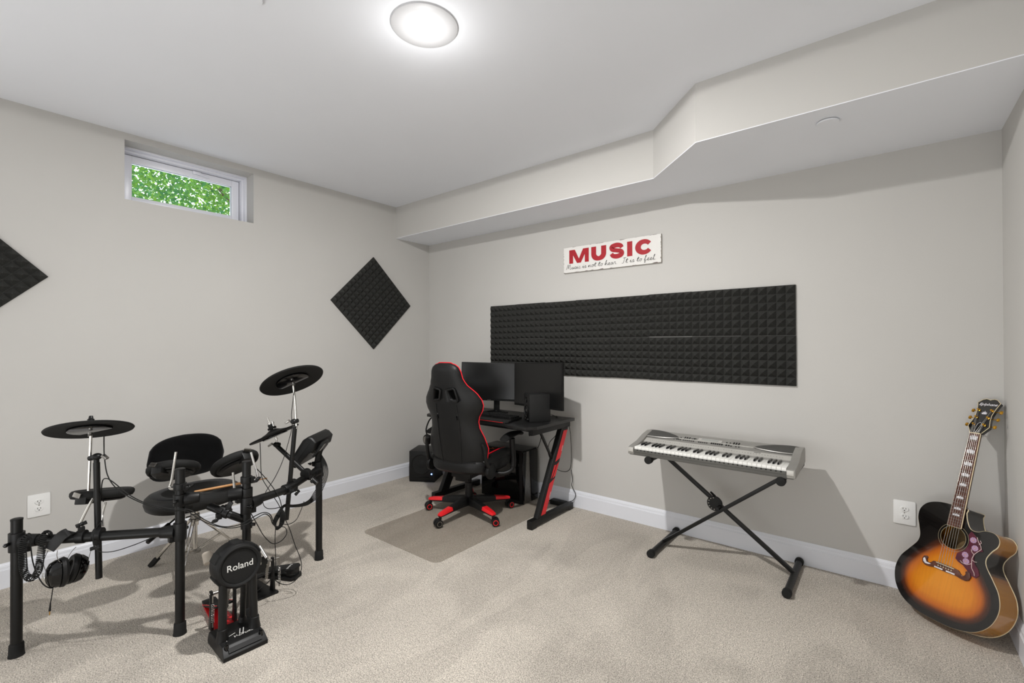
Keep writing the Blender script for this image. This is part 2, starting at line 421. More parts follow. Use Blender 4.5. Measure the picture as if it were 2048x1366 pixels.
MB().box((0, .003, 0), (SW, .0178, SH)).build('board', mat('sign_edge', srgb(190, 184, 176), .8, noise=(40, .2)), sg, bev=.0008)
zb, zt = -.031, .079; hL = zt-zb
def ribbon(mb, pts, w_, wend=None):
    n = len(pts); a = []; b_ = []
    for i, p in enumerate(pts):
        d = V(pts[min(i+1, n-1)])-V(pts[max(i-1, 0)]); d.normalize(); q = V((-d.y, d.x)); w2 = w_(i/(n-1)) if callable(w_) else w_
        a.append(V(p)+q*w2/2); b_.append(V(p)-q*w2/2)
    P = [V((p.x, -.0066, p.y)) for p in a]+[V((p.x, -.0066, p.y)) for p in b_]; Q_ = [p-V((0, .0008, 0)) for p in P]
    f = []
    for i in range(n-1): f += [(i, i+1, n+i+1, n+i), (2*n+i, 3*n+i, 3*n+i+1, 2*n+i+1)]
    mb.add(P+Q_, f); return mb
def letter(mb): return mb.build('red_letter', M_SIGNRED, sg)
def poly(pts): return letter(MB().prism(pts, (0, -.0066, 0), (1, 0, 0), (0, 0, 1), .0008))
def ell(cx, cz, rx, rz, a0, a1, n=26): return [(cx+rx*math.cos(math.radians(a0+(a1-a0)*k/n)), cz+rz*math.sin(math.radians(a0+(a1-a0)*k/n))) for k in range(n+1)]
m0, m1 = -.355, -.175
poly([(m0, zb), (m0+.036, zb), (m0+.036, zt-.045), (m0+.072, zb), (m1-.072, zb), (m1-.036, zt-.045), (m1-.036, zb), (m1, zb), (m1, zt), (m1-.052, zt), ((m0+m1)/2, zb+.034), (m0+.052, zt), (m0, zt)])
u0, u1 = -.152, -.024
letter(ribbon(MB(), [(u0+.0205, zt)]+ell((u0+u1)/2, zb+.052, (u1-u0)/2-.0205, .037, 180, 360)+[(u1-.0205, zt)], lambda t: .043-.010*math.exp(-((t-.5)/.16)**2)))
s0, s1 = .003, .127; sc = (s0+s1)/2
letter(ribbon(MB(), [(p.x, p.y) for p in catmull([(s1-.020, zt-.036, 0), (s1-.030, zt-.020, 0), (sc, zt-.0125, 0), (s0+.026, zt-.020, 0), (s0+.020, zt-.034, 0), (s0+.032, zt-.046, 0), (sc, zt-.053, 0), (s1-.028, zt-.062, 0), (s1-.019, zt-.077, 0), (s1-.030, zb+.019, 0), (sc, zb+.0125, 0), (s0+.030, zb+.019, 0), (s0+.019, zb+.036, 0)], 6)], lambda t: .030-.003*math.cos(4*PI*t)+.004))
i0, i1 = .150, .191
poly([(i0, zb), (i1, zb), (i1, zt), (i0, zt)])
letter(ribbon(MB(), ell(.283, (zb+zt)/2, .0475, .0395, 32, 328, 40), lambda t: .031+.013*math.exp(-((t-.5)/.22)**2)))
# monoline cursive strokes: glyph -> (advance, [polylines])
GLY = {
 'M': (1.05, [[(0, 0), (.12, .55), (.22, 1.15), (.34, .9), (.36, .15), (.50, .85), (.64, 1.12), (.72, .9), (.72, .2), (.82, 0), (1.0, .12)]]),
 'I': (.62, [[(.0, .05), (.22, .0), (.34, .5), (.42, 1.15)], [(.12, 1.1), (.62, 1.2)]]),
 'u': (.58, [[(0, .12), (.12, .5), (.14, .1), (.26, 0), (.40, .2), (.46, .5), (.46, .08), (.58, .1)]]),
 's': (.46, [[(0, .12), (.24, .55), (.34, .25), (.26, .02), (.10, .02)], [(.26, .02), (.46, .1)]]),
 'i': (.34, [[(0, .12), (.14, .5), (.16, .08), (.24, 0), (.34, .1)], [(.19, .72), (.22, .76)]]),
 'c': (.44, [[(.34, .42), (.24, .52), (.10, .35), (.10, .1), (.22, 0), (.44, .12)]]),
 'n': (.60, [[(0, .12), (.10, .5), (.12, .02), (.24, .42), (.36, .5), (.42, .35), (.44, .06), (.60, .1)]]),
 'o': (.50, [[(.30, .5), (.14, .45), (.08, .2), (.18, 0), (.34, .1), (.38, .36), (.28, .5), (.50, .44)]]),
 't': (.42, [[(0, .12), (.16, .6), (.26, 1.0), (.20, .3), (.22, .02), (.42, .1)], [(.04, .66), (.46, .72)]]),
 'h': (.58, [[(0, .12), (.22, .9), (.26, 1.1), (.16, 1.0), (.10, .02), (.22, .42), (.34, .5), (.40, .3), (.42, .05), (.58, .1)]]),
 'e': (.46, [[(0, .12), (.24, .26), (.30, .44), (.20, .52), (.10, .34), (.12, .08), (.24, 0), (.46, .12)]]),
 'a': (.56, [[(.34, .48), (.18, .5), (.08, .26), (.14, .02), (.28, .1), (.38, .48), (.38, .08), (.56, .1)]]),
 'r': (.48, [[(0, .12), (.12, .56), (.20, .5), (.32, .5), (.30, .1), (.48, .1)]]),
 'f': (.46, [[(0, .12), (.24, .9), (.26, 1.12), (.16, 1.0), (.12, -.3), (.20, -.42), (.24, -.2), (.16, .02), (.46, .12)]]),
 'l': (.40, [[(0, .12), (.24, .9), (.26, 1.1), (.16, .98), (.12, .1), (.22, 0), (.40, .1)]]),
 '.': (.3, [[(.10, .02), (.13, .04)]]), ' ': (.34, [])}
pen = 0; SL = MB(); phrase = 'Music is not to hear.  It is to feel.'
tw_ = sum(GLY[c][0] for c in phrase); ks = .762/tw_; kh = .034
for c in phrase:
    adv, strokes = GLY[c]
    for st_ in strokes:
        p3 = catmull([((pen+p[0])*ks-.384+p[1]*.006, p[1]*kh-.077, 0) for p in st_], 3) if len(st_) > 2 else [V(((pen+p[0])*ks-.384+p[1]*.006, p[1]*kh-.077, 0)) for p in st_]
        ribbon(SL, [(p.x, p.y) for p in p3], .0026)
    pen += adv
SL.build('script_lettering', M_INK, sg)

# ---------------------------------------------------------------- desk
dk = thing('gaming_desk', 'black desk with slanted legs and red side strips in the room corner', 'desk', (1.265, -.35, 0))
def L(x, y, z): return (x-1.265, y+.35, z)
X0, X1 = .70, 1.83
half = [(X1, -.09), (X1, -.60), (X1-.045, -.672), (X1-.20, -.672), (X1-.27, -.635)]
poly = [(p[0]-1.265, p[1]+.35) for p in half]+[(-(p[0]-1.265), p[1]+.35) for p in reversed(half)]
poly.reverse()
MB().prism(poly, (0, 0, .712), (1, 0, 0), (0, 1, 0), .022).build('desktop', mat('carbon_laminate', srgb(36, 36, 36), .38, noise=(160, .15)), dk, bev=.002)
for sx in (1, -1):
    xo = .535*sx
    # foot bar, slanted tube, top rail
    fb = MB()
    prof = [(-.265, 0), (-.215, 0), (-.185, .016), (.225, .016), (.25, 0), (.295, 0), (.295, .052), (-.265, .062)]
    fb.prism(prof, (xo-.028*sx-.0225, 0, 0), (0, 1, 0), (0, 0, 1), .045)
    fb.build('foot', M_BLACK, dk, bev=.004)
    lg = MB(); xm = xo-.028*sx
    lg.prism([(-.195, .055), (-.100, .055), (.225, .664), (.130, .664)], (xm-.02, 0, 0), (0, 1, 0), (0, 0, 1), .04)
    leg = lg.build('leg', M_BLACK, dk, bev=.004)
    st = MB()
    def pt(t, s): return (-.195+.325*t+.095*s, .055+.609*t)
    q = [pt(.02, .28), pt(.02, .97), pt(.98, .97), pt(.98, .28)]
    if sx > 0: st.prism(q, (xm+.02, 0, 0), (0, 1, 0), (0, 0, 1), .002)
    else: st.prism(q, (xm-.022, 0, 0), (0, 1, 0), (0, 0, 1), .002)
    cp = st.build('cover_panel', M_DKGREY, leg, bev=.0005)
    rs = MB(); ex = xm+.0222 if sx > 0 else xm-.0237
    for q in ([pt(.03, .36), pt(.03, .93), pt(.41, .93), pt(.37, .36)], [pt(.42, .60), pt(.44, .93), pt(.59, .93), pt(.57, .75)], [pt(.61, .36), pt(.64, .93), pt(.97, .93), pt(.97, .36)], [pt(.42, .36), pt(.46, .50), pt(.57, .62), pt(.57, .36)]):
        rs.prism(q, (ex, 0, 0), (0, 1, 0), (0, 0, 1), .0016)
    rs.build('red_strip', M_RED, cp)
    for t in (.2, .72):
        tg = MB(); p = pt(t, .84); tg.prism([(p[0], p[1]), (p[0]+.004, p[1]), (p[0]+.022, p[1]+.04), (p[0]+.018, p[1]+.04)], (ex+(.0016 if sx > 0 else -.0002), 0, 0), (0, 1, 0), (0, 0, 1), .0004)
        tg.build('white_mark', M_LETTER, cp)
    rl = MB().box((xm, 0.005, .688), (.04, .50, .048)).build('top_rail', M_BLACK, dk, bev=.003)
    MB().bar((xm, -.125, .668), (xm, .03, .44), .018, .014, (1, 0, 0)).build('brace', M_BLACK, dk, bev=.002)
    MB().box((xm+.004*sx, -.247, .682), (.022, .006, .036)).cyl((xm, -.247, .668), (xm, -.262, .668), .005).build('accessory_hook', M_BLACK, dk, bev=.001)
MB().box((0, .12, .69), (1.02, .03, .04)).box((0, -.15, .69), (1.02, .03, .04)).build('crossbar', M_BLACK, dk, bev=.002)

# monitors
def monitor(label, BL, BR, W, H, back, standx):
    BL = V(BL); BR = V(BR); ux = (BR-BL).normalized(); up = V((0, 0, 1)); n = ux.cross(up)      # n faces the viewer side
    upt = (up*math.cos(back)-n*math.sin(back)).normalized(); nt_ = ux.cross(upt)
    c = (BL+BR)/2; c0 = V((c.x, c.y, .734))
    t = thing('computer_monitor', label, 'monitor', mtx=axes(c0, ux, -n))   # x right, y away, z up
    o = c.z-.734
    def P(x, y, z):   # panel coordinates: x right, y up the panel, z out of the screen
        return V((x, 0, o))+V((0, math.sin(back), math.cos(back)))*y+V((0, -math.cos(back), math.sin(back)))*z
    R = Matrix((V((1, 0, 0)), V((0, math.sin(back), math.cos(back))), V((0, -math.cos(back), math.sin(back))))).transposed()
    MB().box(P(0, H/2, -.012), (W, H, .018), R).build('bezel', M_BPLAST, t, bev=.002)
    MB().box(P(0, H/2, -.030), (W*.6, H*.6, .03), R).build('rear_housing', M_BPLAST, t, bev=.008)
    MB().box(P(0, H/2+.004, -.0025), (W-.014, H-.026, .0018), R).build('screen', M_SCREEN, t)
    MB().box(P(0, .007, -.002), (.03, .0035, .001), R).build('badge', M_STEEL, t)
    a = P(standx, H*.3, -.045)
    MB().bar(a, (standx, a.y+.012, .012), .05, .014, (0, 1, 0)).build('stand_neck', M_BPLAST, t, bev=.003)
    b = MB()
    yb = a.y+.012
    for s in (-1, 1): b.bar((standx, yb, .008), (standx+s*.105, yb-.1, .006), .024, .012)
    b.box((standx, yb, .007), (.06, .05, .012)); b.build('stand_base', M_BPLAST, t, bev=.003)
    return t
monitor('black monitor with dark screen, right of the pair, angled on the desk', (1.3256, -0.2226, 0.8112), (1.9137, -0.4039, 0.8299), .62, .352, math.radians(1.5), 0)
monitor('black monitor with dark screen, left of the pair, behind the red-edged chair', (0.8951, -0.377, 0.8362), (1.2563, -0.1502, 0.826), .50, .328, math.radians(1), .06)

# studio speaker on the desk
def box_speaker(name, label, cat, o, fr, Wd, Dp, Ht, tw):
    """o front-left floor corner, fr unit vector along the front (left to right)"""
    t = thing(name, label, cat, mtx=axes(o, fr, V((0, 0, 1)).cross(V(fr))))
    cab = MB().box((Wd/2, Dp/2, Ht/2), (Wd, Dp, Ht)).build('cabinet', M_DKGREY if tw else M_BPLAST, t, bev=.004)
    return t
sA = V((1.5665, -0.4021, 0.735)); sB = V((1.7254, -0.5179, 0.735)); sC = V((1.799, -0.3836, 0.735))
e1 = (sB-sA).normalized(); e2 = (sC-sB); d_s = V((-e1.y, e1.x, 0)); 
t = box_speaker('studio_speaker', 'small black bookshelf speaker standing on the right end of the desk', 'speaker', sA, e1, .142, .165, .207, True)
MB().box((.071, -.0012, .1035), (.134, .003, .199)).build('baffle', M_BPLAST, t, bev=.001)
MB().lathe([(.048, 0), (.049, .004), (.043, .005), (.040, .001), (.020, -.004), (.016, .002), (.003, .005)], (.071, -.002, .075), (0, -1, 0), 40).build('woofer', M_BGLOSS, t)
MB().lathe([(.022, 0), (.022, .003), (.018, .002), (.010, .001), (.006, .004), (.001, .005)], (.071, -.002, .160), (0, -1, 0), 32).build('tweeter', M_BGLOSS, t)
MB().cyl((.115, -.001, .018), (.115, -.014, .018), .007).build('volume_knob', M_DKGREY, t, bev=.001)
MB().cyl((.035, -.001, .016), (.035, -.004, .016), .004).build('headphone_jack', M_STEEL, t)

# subwoofer
so = V((0.1735, -0.402, 0)); sr = (V((0.3906, -0.2714, -0))-so).normalized()
t = box_speaker('subwoofer', 'black subwoofer with a blue light on the carpet in the corner', 'subwoofer', so, sr, .252, .27, .293, False)
MB().lathe([(.096, 0), (.098, .005), (.092, .008), (.088, .002), (.05, -.003), (.03, .004), (.003, .008)], (.120, -.0005, .170), (0, -1, 0), 48).build('woofer', M_RUBBER, t)
MB().box((.117, -.0005, .046), (.165, .002, .012)).build('port_slot', M_DARKHOLE, t, bev=.0008)
MB().cyl((.222, .002, .078), (.222, -.004, .078), .006).build('power_light', M_LED, t)

# tower computer
pc = thing('desktop_computer', 'black tower computer with glossy side panels under the desk', 'computer', (1.205, -.150, 0))
MB().box((0, 0, .222), (.45, .205, .425)).build('case', M_BPLAST, pc, bev=.004)
MB().box((-.01, -.104, .225), (.41, .004, .39)).build('side_glass', M_GLASSBK, pc, bev=.001)
MB().prism([(-.10, .01), (-.085, .01), (-.052, .43), (-.10, .43)], (.226, 0, 0), (0, 1, 0), (0, 0, 1), .008).prism([(.10, .01), (.02, .01), (-.01, .43), (.10, .43)], (.226, 0, 0), (0, 1, 0), (0, 0, 1), .008).build('front_panel', M_BGLOSS, pc, bev=.001)
MB().prism([(-.084, .012), (.02, .012), (-.01, .428), (-.052, .428)], (.225, 0, 0), (0, 1, 0), (0, 0, 1), .003).build('front_strip', M_STEEL, pc)
MB().box((0, 0, .437), (.44, .20, .006)).build('top_cover', M_BGLOSS, pc, bev=.001)
for sx in (-1, 1):
    for sy in (-1, 1): MB().cyl((sx*.19, sy*.08, 0), (sx*.19, sy*.08, .012), .014).build('rubber_foot', M_RUBBER, pc)

# typing keyboard
kb = thing('computer_keyboard', 'black mechanical keyboard with wrist rest on the front of the desk', 'keyboard', (1.335, -.520, .735))
MB().box((0, .03, .012), (.45, .135, .018)).build('case', M_BPLAST, kb, bev=.003)
MB().prism([(-.235, -.0425), (.235, -.0425), (.25, -.10), (.235, -.125), (-.235, -.125), (-.25, -.10)][::-1], (0, 0, .016), (1, 0, 0), (0, 1, 0), -.0155).build('wrist_rest', M_RUBBER, kb, bev=.003)
MB().box((0, -.124, .006), (.44, .0025, .0025)).build('red_light_strip', M_RED, kb)
kc = MB().prism([(-.0082, -.0082), (.0082, -.0082), (.0082, .0082), (-.0082, .0082)], (0, 0, 0), (1, 0, 0), (0, 1, 0), .010)
key0 = None
for r in range(5):
    for c in range(20):
        if key0 is None: k = key0 = kc.build('keycap', M_BPLAST, kb, bev=.002)
        else:
            k = key0.copy(); COL.objects.link(k); k.parent = kb
        k.location = (-.2105+c*.02215, -.024+r*.0225, .0205+.001*r); k.rotation_euler = (math.radians(-3), 0, 0)

# computer mouse-like puck and cable bits behind the speaker
tag(MB().tube(catmull([(1.60, -.30, .745), (1.64, -.24, .775), (1.67, -.20, .742), (1.70, -.24, .77), (1.73, -.19, .742), (1.69, -.14, .742)], 8), .0022, 8).build('speaker_cable', M_RUBBER), 'thin black cable curling on the desk behind the small speaker', 'cable')

# cables under the desk, power brick
def cable(pts, r, label, name='cable', m=None, group=None, n=6, k=8, par=None):
    if par:
        o = MB().tube([p-par.location for p in catmull(pts, k)], r, n).build(name, m or M_RUBBER, par); return o
    o = MB().tube(catmull(pts, k), r, n).build(name, m or M_RUBBER)
    return tag(o, label, 'cable', group)
cable([(1.60, -.15, .70), (1.56, -.14, .62), (1.50, -.1, .50), (1.45, -.06, .44)], .003, 'black cable dropping from the desk to the top of the tower computer', 'monitor_cable')
cable([(1.72, -.12, .68), (1.66, -.1, .58), (1.58, -.08, .50), (1.55, -.05, .40), (1.62, -.04, .29), (1.72, -.03, .28), (1.76, -.03, .36), (1.765, -.05, .60), (1.755, -.08, .70)], .0025, 'thin black cable looping against the wall beside the desk leg', 'loose_cable')
pb = thing('power_adapter', 'black power adapter brick on the carpet behind the desk foot', 'power adapter', (1.655, -.055, 0))
MB().box((0, 0, .02), (.14, .055, .036)).build('brick', M_BPLAST, pb, bev=.006)
MB().cyl((-.07, 0, .018), (-.10, 0, .017), .007, .004).build('strain_relief', M_RUBBER, pb)
cable([(1.765, -.035, .30), (1.77, -.03, .22), (1.765, -.03, .17), (1.80, -.03, .11), (1.775, -.03, .055), (1.72, -.045, .035)], .0028, 'black power cord running down to the adapter by the baseboard', 'power_cord', par=pb)
cable([(1.555, -.055, .017), (1.52, -.05, .01), (1.48, -.03, .02), (1.44, -.03, .05)], .003, 'short black cord between the adapter and the tower computer', 'power_cord', par=pb)
cable([(1.05, -.60, .71), (1.0, -.5, .58), (.98, -.42, .50), (.97, -.33, .43)], .0022, 'thin black cable hanging straight down behind the desk chair', 'hanging_cable')

# headphones hung on the left end of the desk
hp = thing('hanging_headphones', 'black over-ear headphones hanging at the left end of the desk', 'headphones', (.672, -.53, .50))
def cup(mb, c, ax, r, d):
    mb.lathe([(r*.3, -d*.5), (r*.85, -d*.42), (r, -d*.1), (r, d*.25), (r*.9, d*.5), (r*.3, d*.52)], c, ax, 32); return mb
band = catmull([(0, -.075, .03), (0, -.088, .09), (0, -.05, .165), (0, 0, .185), (0, .05, .165), (0, .088, .09), (0, .075, .03)], 8)
MB().tube(band, .006, 8).build('headband', M_BPLAST, hp)
for s in (-1, 1):
    e = cup(MB(), (0, s*.07, 0), (0, s, 0), .045, .04).build('ear_cup', M_BPLAST, hp)
    MB().lathe([(.026, .0), (.030, .003), (.030, .006), (.022, .007)], (0, s*.09, 0), (0, s, 0), 28).build('cup_ring', M_STEEL, e)

# ---------------------------------------------------------------- chair mat
mm = MB().prism([(-p[0], p[1]) if False else p for p in rrect(.775, 1.22, .05)], (1.255, -.765, 0.0), (1, 0, 0), (0, 1, 0), .0035)
tag(mm.build('chair_mat', M_MAT), 'translucent plastic floor mat on the carpet under the desk chair', 'floor mat')

# ---------------------------------------------------------------- gaming chair
CH_A = math.radians(10)
ch = thing('gaming_chair', 'black gaming chair with red piping and red-capped wheeled base, seen from behind', 'chair', (1.21, -.65, .0035), CH_A)
hub = MB().cyl((0, 0, .075), (0, 0, .135), .036, .034).build('base_hub', M_BPLAST, ch, bev=.004)
MB().cyl((0, 0, .13), (0, 0, .24), .029).cyl((0, 0, .20), (0, 0, .215), .031).cyl((0, 0, .24), (0, 0, .30), .016).build('gas_lift', M_BPLAST, ch)
for i in range(5):
    a = math.radians(203+72*i)-CH_A; d = V((math.cos(a), math.sin(a), 0)); s = V((-d.y, d.x, 0))
    def ring(r, w_, zb, zt): return [d*r+s*w_+V((0, 0, zb)), d*r-s*w_+V((0, 0, zb)), d*r-s*w_*.75+V((0, 0, zt)), d*r+s*w_*.75+V((0, 0, zt))]
    arm = MB().loft([ring(.02, .036, .075, .135), ring(.12, .031, .078, .125), ring(.225, .027, .076, .108), ring(.315, .022, .072, .096), ring(.335, .016, .072, .090)]).build('base_arm', M_BPLAST, ch, bev=.003)
    MB().loft([ring(.215, .0285, .087, .1115), ring(.31, .0235, .080, .0985), ring(.338, .017, .078, .0925)]).build('red_cap', M_RED, arm, bev=.003)
    cs = bpy.data.objects.new('caster', None); COL.objects.link(cs); cs.parent = ch
    ca = a+math.radians([40, -25, 60, 15, -50][i])
    cs.location = d*.325; cs.rotation_euler = (0, 0, ca); cs.empty_display_size = .02
    MB().cyl((0, 0, .05), (0, 0, .074), .011).box((.012, 0, .045), (.03, .016, .022)).build('caster_stem', M_BPLAST, cs, bev=.003)
    for q in (-1, 1):
        MB().lathe([(.022, -.011), (.0285, -.008), (.029, .006), (.026, .011), (.018, .012)], (.016, q*.018, .029), (0, q, 0), 28).build('wheel', M_BPLAST, cs)
        MB().lathe([(.0195, .0), (.0195, .0015), (.015, .0015), (.015, .0)], (.016, q*.0295, .029), (0, q, 0), 28).build('wheel_ring', M_STEEL if i == 1 else M_RED, cs)
# seat mechanism
MB().box((0, .02, .325), (.17, .26, .05)).cyl((.02, -.02, .325), (.21, .02, .315), .006).cyl((.19, .015, .316), (.235, .03, .314), .012, .010).build('tilt_mechanism', M_BPLAST, ch, bev=.004)
MB().box((0, -.07, .30), (.12, .05, .06)).cyl((0, .10, .30), (0, .155, .30), .028).build('tension_knob', M_BPLAST, ch, bev=.003)
# seat cushion
def sup(hx, hy, z, e=3.2, n=40, cx=0, cy=0):
    o = []
    for k in range(n):
        a = 2*PI*k/n; c, s = math.cos(a), math.sin(a)
        o.append(V((cx+hx*abs(c)**(2/e)*(1 if c > 0 else -1), cy+hy*abs(s)**(2/e)*(1 if s > 0 else -1), z)))
    return o
MB().loft([sup(.20, .20, .352, cy=.05), sup(.245, .245, .358, cy=.05), sup(.265, .268, .38, cy=.05), sup(.27, .272, .41, cy=.05), sup(.268, .268, .445, cy=.05), sup(.255, .25, .466, cy=.05), sup(.19, .21, .470, cy=.06), sup(.17, .20, .455, cy=.06)]).build('seat', M_LEATHER, ch)
for s in (-1, 1):
    bol = MB()
    rr = [(.20+.02*k/6) for k in range(7)]
    bol.tube(catmull([(s*.225, -.15, .44), (s*.235, 0, .462), (s*.235, .15, .468), (s*.225, .27, .452)], 6), [.02]+[.036]*17+[.02], 14)
    bol.build('seat_bolster', M_LEATHER, ch)
for s in (-1, 1):
    MB().tube(catmull([(s*.198, -.16, .474), (s*.2, 0, .49), (s*.198, .16, .494), (s*.19, .285, .47), (s*.21, .318, .43), (s*.24, .30, .40)], 8), .0045, 8).build('seat_piping', M_REDT, ch)
text('seat_logo', 'X', .05, mat('orange_print', srgb(220, 110, 30), .5), ch, axes((.10, .20, .4745), (1, 0, 0), (0, 1, 0)), .001, offset=.002)
# backrest
LEAN = math.radians(10)
prof = [(.375, .17), (.41, .200), (.47, .245), (.554, .262), (.636, .240), (.70, .213), (.75, .208), (.79, .218), (.835, .245), (.875, .256), (.915, .247), (.955, .220), (.99, .188), (1.02, .160), (1.07, .136), (1.12, .126), (1.15, .112), (1.168, .088), (1.178, .05)]
def bcen(z): return -.17-(z-.40)*math.tan(LEAN)
def winterp(z):
    for (z0, w0), (z1, w1) in zip(prof, prof[1:]):
        if z <= z1: return w0+(w1-w0)*(z-z0)/(z1-z0)
    return prof[-1][1]
def bring(z, hw, n=44):
    o = []; top = (z-1.13)/.05 if z > 1.13 else 0; bot = (.42-z)/.045 if z < .42 else 0
    th = .042*max(.35, 1-.6*max(top, bot, 0)); wing = .062*min(1, hw/.2) if z < .97 else .062*max(.3, 1-(z-.97)/.12)
    for k in range(n):
        a = 2*PI*k/n; c, s = math.cos(a), math.sin(a)
        x = hw*abs(c)**(2/3.)*(1 if c > 0 else -1)
        y = th*abs(s)**(2/2.6)*(1 if s > 0 else -1)
        q = abs(x)/hw
        o.append(V((x, bcen(z)+y+wing*q**2.6*(hw/.25), z)))
    return o
zs = [p[0] for p in prof]; zz = []
for a, b in zip(zs, zs[1:]): zz += [a, (a+b)/2]
zz.append(zs[-1])
bk = MB().loft([bring(z, winterp(z)) for z in zz]).build('backrest', M_LEATHER, ch, ang=60)
cut = MB()
def slot(s): return [(s*.030, .985), (s*.090, 1.0), (s*.112, .905), (s*.048, .915)]
for s in (-1, 1):
    q = slot(s)
    if s < 0: q = q[::-1]
    cut.prism(q, (0, .2, 0), (1, 0, 0), (0, 0, 1), .8)
cu = cut.build('slot_cutter', M_BPLAST, ch)
md = bk.modifiers.new('slots', 'BOOLEAN'); md.object = cu; md.operation = 'DIFFERENCE'; md.solver = 'EXACT'
bpy.context.view_layer.update()
me2 = bpy.data.meshes.new_from_object(bk.evaluated_get(bpy.context.evaluated_depsgraph_get()))
bk.modifiers.clear(); bk.data = me2; bpy.data.objects.remove(cu)
for s in (-1, 1):   # plastic slot frames on the rear
    q = slot(s); rim = []
    for (x, z) in q: rim.append(V((x, bcen(z)-.044+.06*(abs(x)/.25)**2.6, z)))
    P4 = []
    for i in range(4):
        a, b = rim[i], rim[(i+1) % 4]
        P4 += [a.lerp(b, .1), a.lerp(b, .5), a.lerp(b, .9)]
    MB().tube(P4, .0085, 8, closed=True).build('slot_frame', M_BPLAST, bk)
pp = []
pl_ = [bring(z, winterp(z)) for z in zz]
right = [r[0]+V((.001, .004, 0)) for r in pl_]; left = [r[22]+V((-.001, .004, 0)) for r in pl_]
path = left[:-1]+[left[-1]+V((0, 0, .004)), V((0, bcen(1.18)+.004, 1.183)), right[-1]+V((0, 0, .004))]+right[:-1][::-1]
MB().tube(path, .0038, 8).build('backrest_piping', M_REDT, bk)
def rear(x, z): return V((x, bcen(z)-.0425+.062*(abs(x)/max(winterp(z), .05))**2.6*(winterp(z)/.25), z))
for s in (-1, 1):
    MB().tube([rear(s*(.085+.012*math.sin((z-.45)*6)), z) for z in [.44+.02*k for k in range(23)]], .0035, 6).build('strap_seam', M_BPLAST, bk)
    MB().box(rear(s*.088, .79), (.016, .008, .04)).build('strap_buckle', M_BGLOSS, bk, bev=.002)
seam = MB().tube([rear(-.19+.38*k/16, .442+.012*abs(k/8-1)) for k in range(17)], .003, 6).build('lower_seam', M_BPLAST, bk)
for s in (-1, 1):
    # recliner arm with round cover
    br = MB().tube(catmull([(s*.255, -.02, .34), (s*.275, -.11, .38), (s*.268, -.165, .46), (s*.262, -.185, .56), (s*.250, -.195, .60)], 6), [.016]*13+[.014]*12, 10)
    br.build('recline_bracket', M_BPLAST, ch)
    MB().lathe([(.052, -.014), (.056, -.006), (.054, .010), (.040, .018), (.004, .021)], (s*.272, -.115, .385), (s, 0, 0), 32).build('recline_cover', M_BPLAST, ch)
    # armrest: curved support and pad
    ar = MB().tube(catmull([(s*.22, .02, .338), (s*.29, .05, .335), (s*.335, .085, .36), (s*.345, .095, .42), (s*.345, .085, .52), (s*.345, .075, .60)], 8), [.017]*20+[.022]*21, 12).build('armrest_support', M_BPLAST, ch)
    pr = []
    for k in range(13):
        tt = k/12; y = -.055+.27*tt; hw = .045*(math.sin(PI*min(1, max(0, .12+.80*tt)))**.35); z = .612+.022*math.sin(PI*tt*.9)
        pr.append([V((s*.345+hw*math.cos(a), y, z+.016*math.sin(a))) for a in [2*PI*j/16 for j in range(16)]])
    MB().loft(pr).build('armrest_pad', M_RUBBER, ch)
# ---------------------------------------------------------------- music keyboard on X stand
KX0, KX1, KYF, KYB = 2.466, 3.386, -.492, -.125
kx = (KX0+KX1)/2
st = thing('keyboard_stand', 'black folding X-shaped keyboard stand on the carpet', 'keyboard stand', (2.96, -.262, 0))
def S(x, y, z): return (x-2.96, y+.262, z)
FX0, FX1 = 2.612, 3.342
ZT = .598
for x, tx in ((FX0, FX1), (FX1, FX0)):
    ft = MB().cyl(S(x, -.475, .022), S(x, -.055, .022), .0175).build('foot_bar', M_BLACK, st)
    for y in (-.487, -.043):
        d = 1 if y > -.2 else -1
        MB().cyl(S(x, y-d*.018, .023), S(x, y+d*.014, .023), .023).build('end_cap', M_RUBBER, ft, bev=.003)
tops = []
for x in (2.600, 3.318):
    tb = MB().cyl(S(x, -.475, ZT), S(x, -.10, ZT), .0165).build('support_bar', M_BLACK, st)
    for y, d in ((-.487, -1), (-.088, 1)):
        MB().cyl(S(x, y-d*.022, ZT), S(x, y+d*.014, ZT), .0235).build('end_cap', M_RUBBER, tb, bev=.003)
MB().bar(S(FX1, -.235, .03), S(2.600, -.235, ZT-.01), .020, .027, (0, 1, 0)).build('leg', M_BLACK, st, bev=.003)
MB().bar(S(FX0, -.285, .03), S(3.318, -.285, ZT-.01), .020, .027, (0, 1, 0)).build('leg', M_BLACK, st, bev=.003)
pv = V(S(2.955, -.262, .325))
pz = MB().lathe([(.043, -.006), (.045, -.004), (.045, .004), (.043, .006)], pv+V((-.03, .008, .012)), (0, -1, 0), 40).build('lock_plate', M_BPLAST, st)
hd = MB()
for k in range(7):
    a = math.radians(100+28*k); hd.cyl(pv+V((-.03+.035*math.cos(a), .003, .012+.035*math.sin(a))), pv+V((-.03+.035*math.cos(a), -.0005, .012+.035*math.sin(a))), .0035, n=10)
hd.build('lock_holes', M_STEEL, pz)
MB().cyl(pv+V((0, .02, 0)), pv+V((0, -.055, 0)), .010).cyl(pv+V((-.03, .01, .055)), pv+V((-.045, -.02, .085)), .008, .006).build('pivot_bolt', M_BPLAST, st, bev=.001)

ky = thing('electronic_keyboard', 'silver 61-key electronic keyboard with two round-edged speakers on the black X stand', 'electronic keyboard', (kx, -.31, .616))
W = KX1-KX0; hw = W/2; yf = KYF+.31; yb = KYB+.31
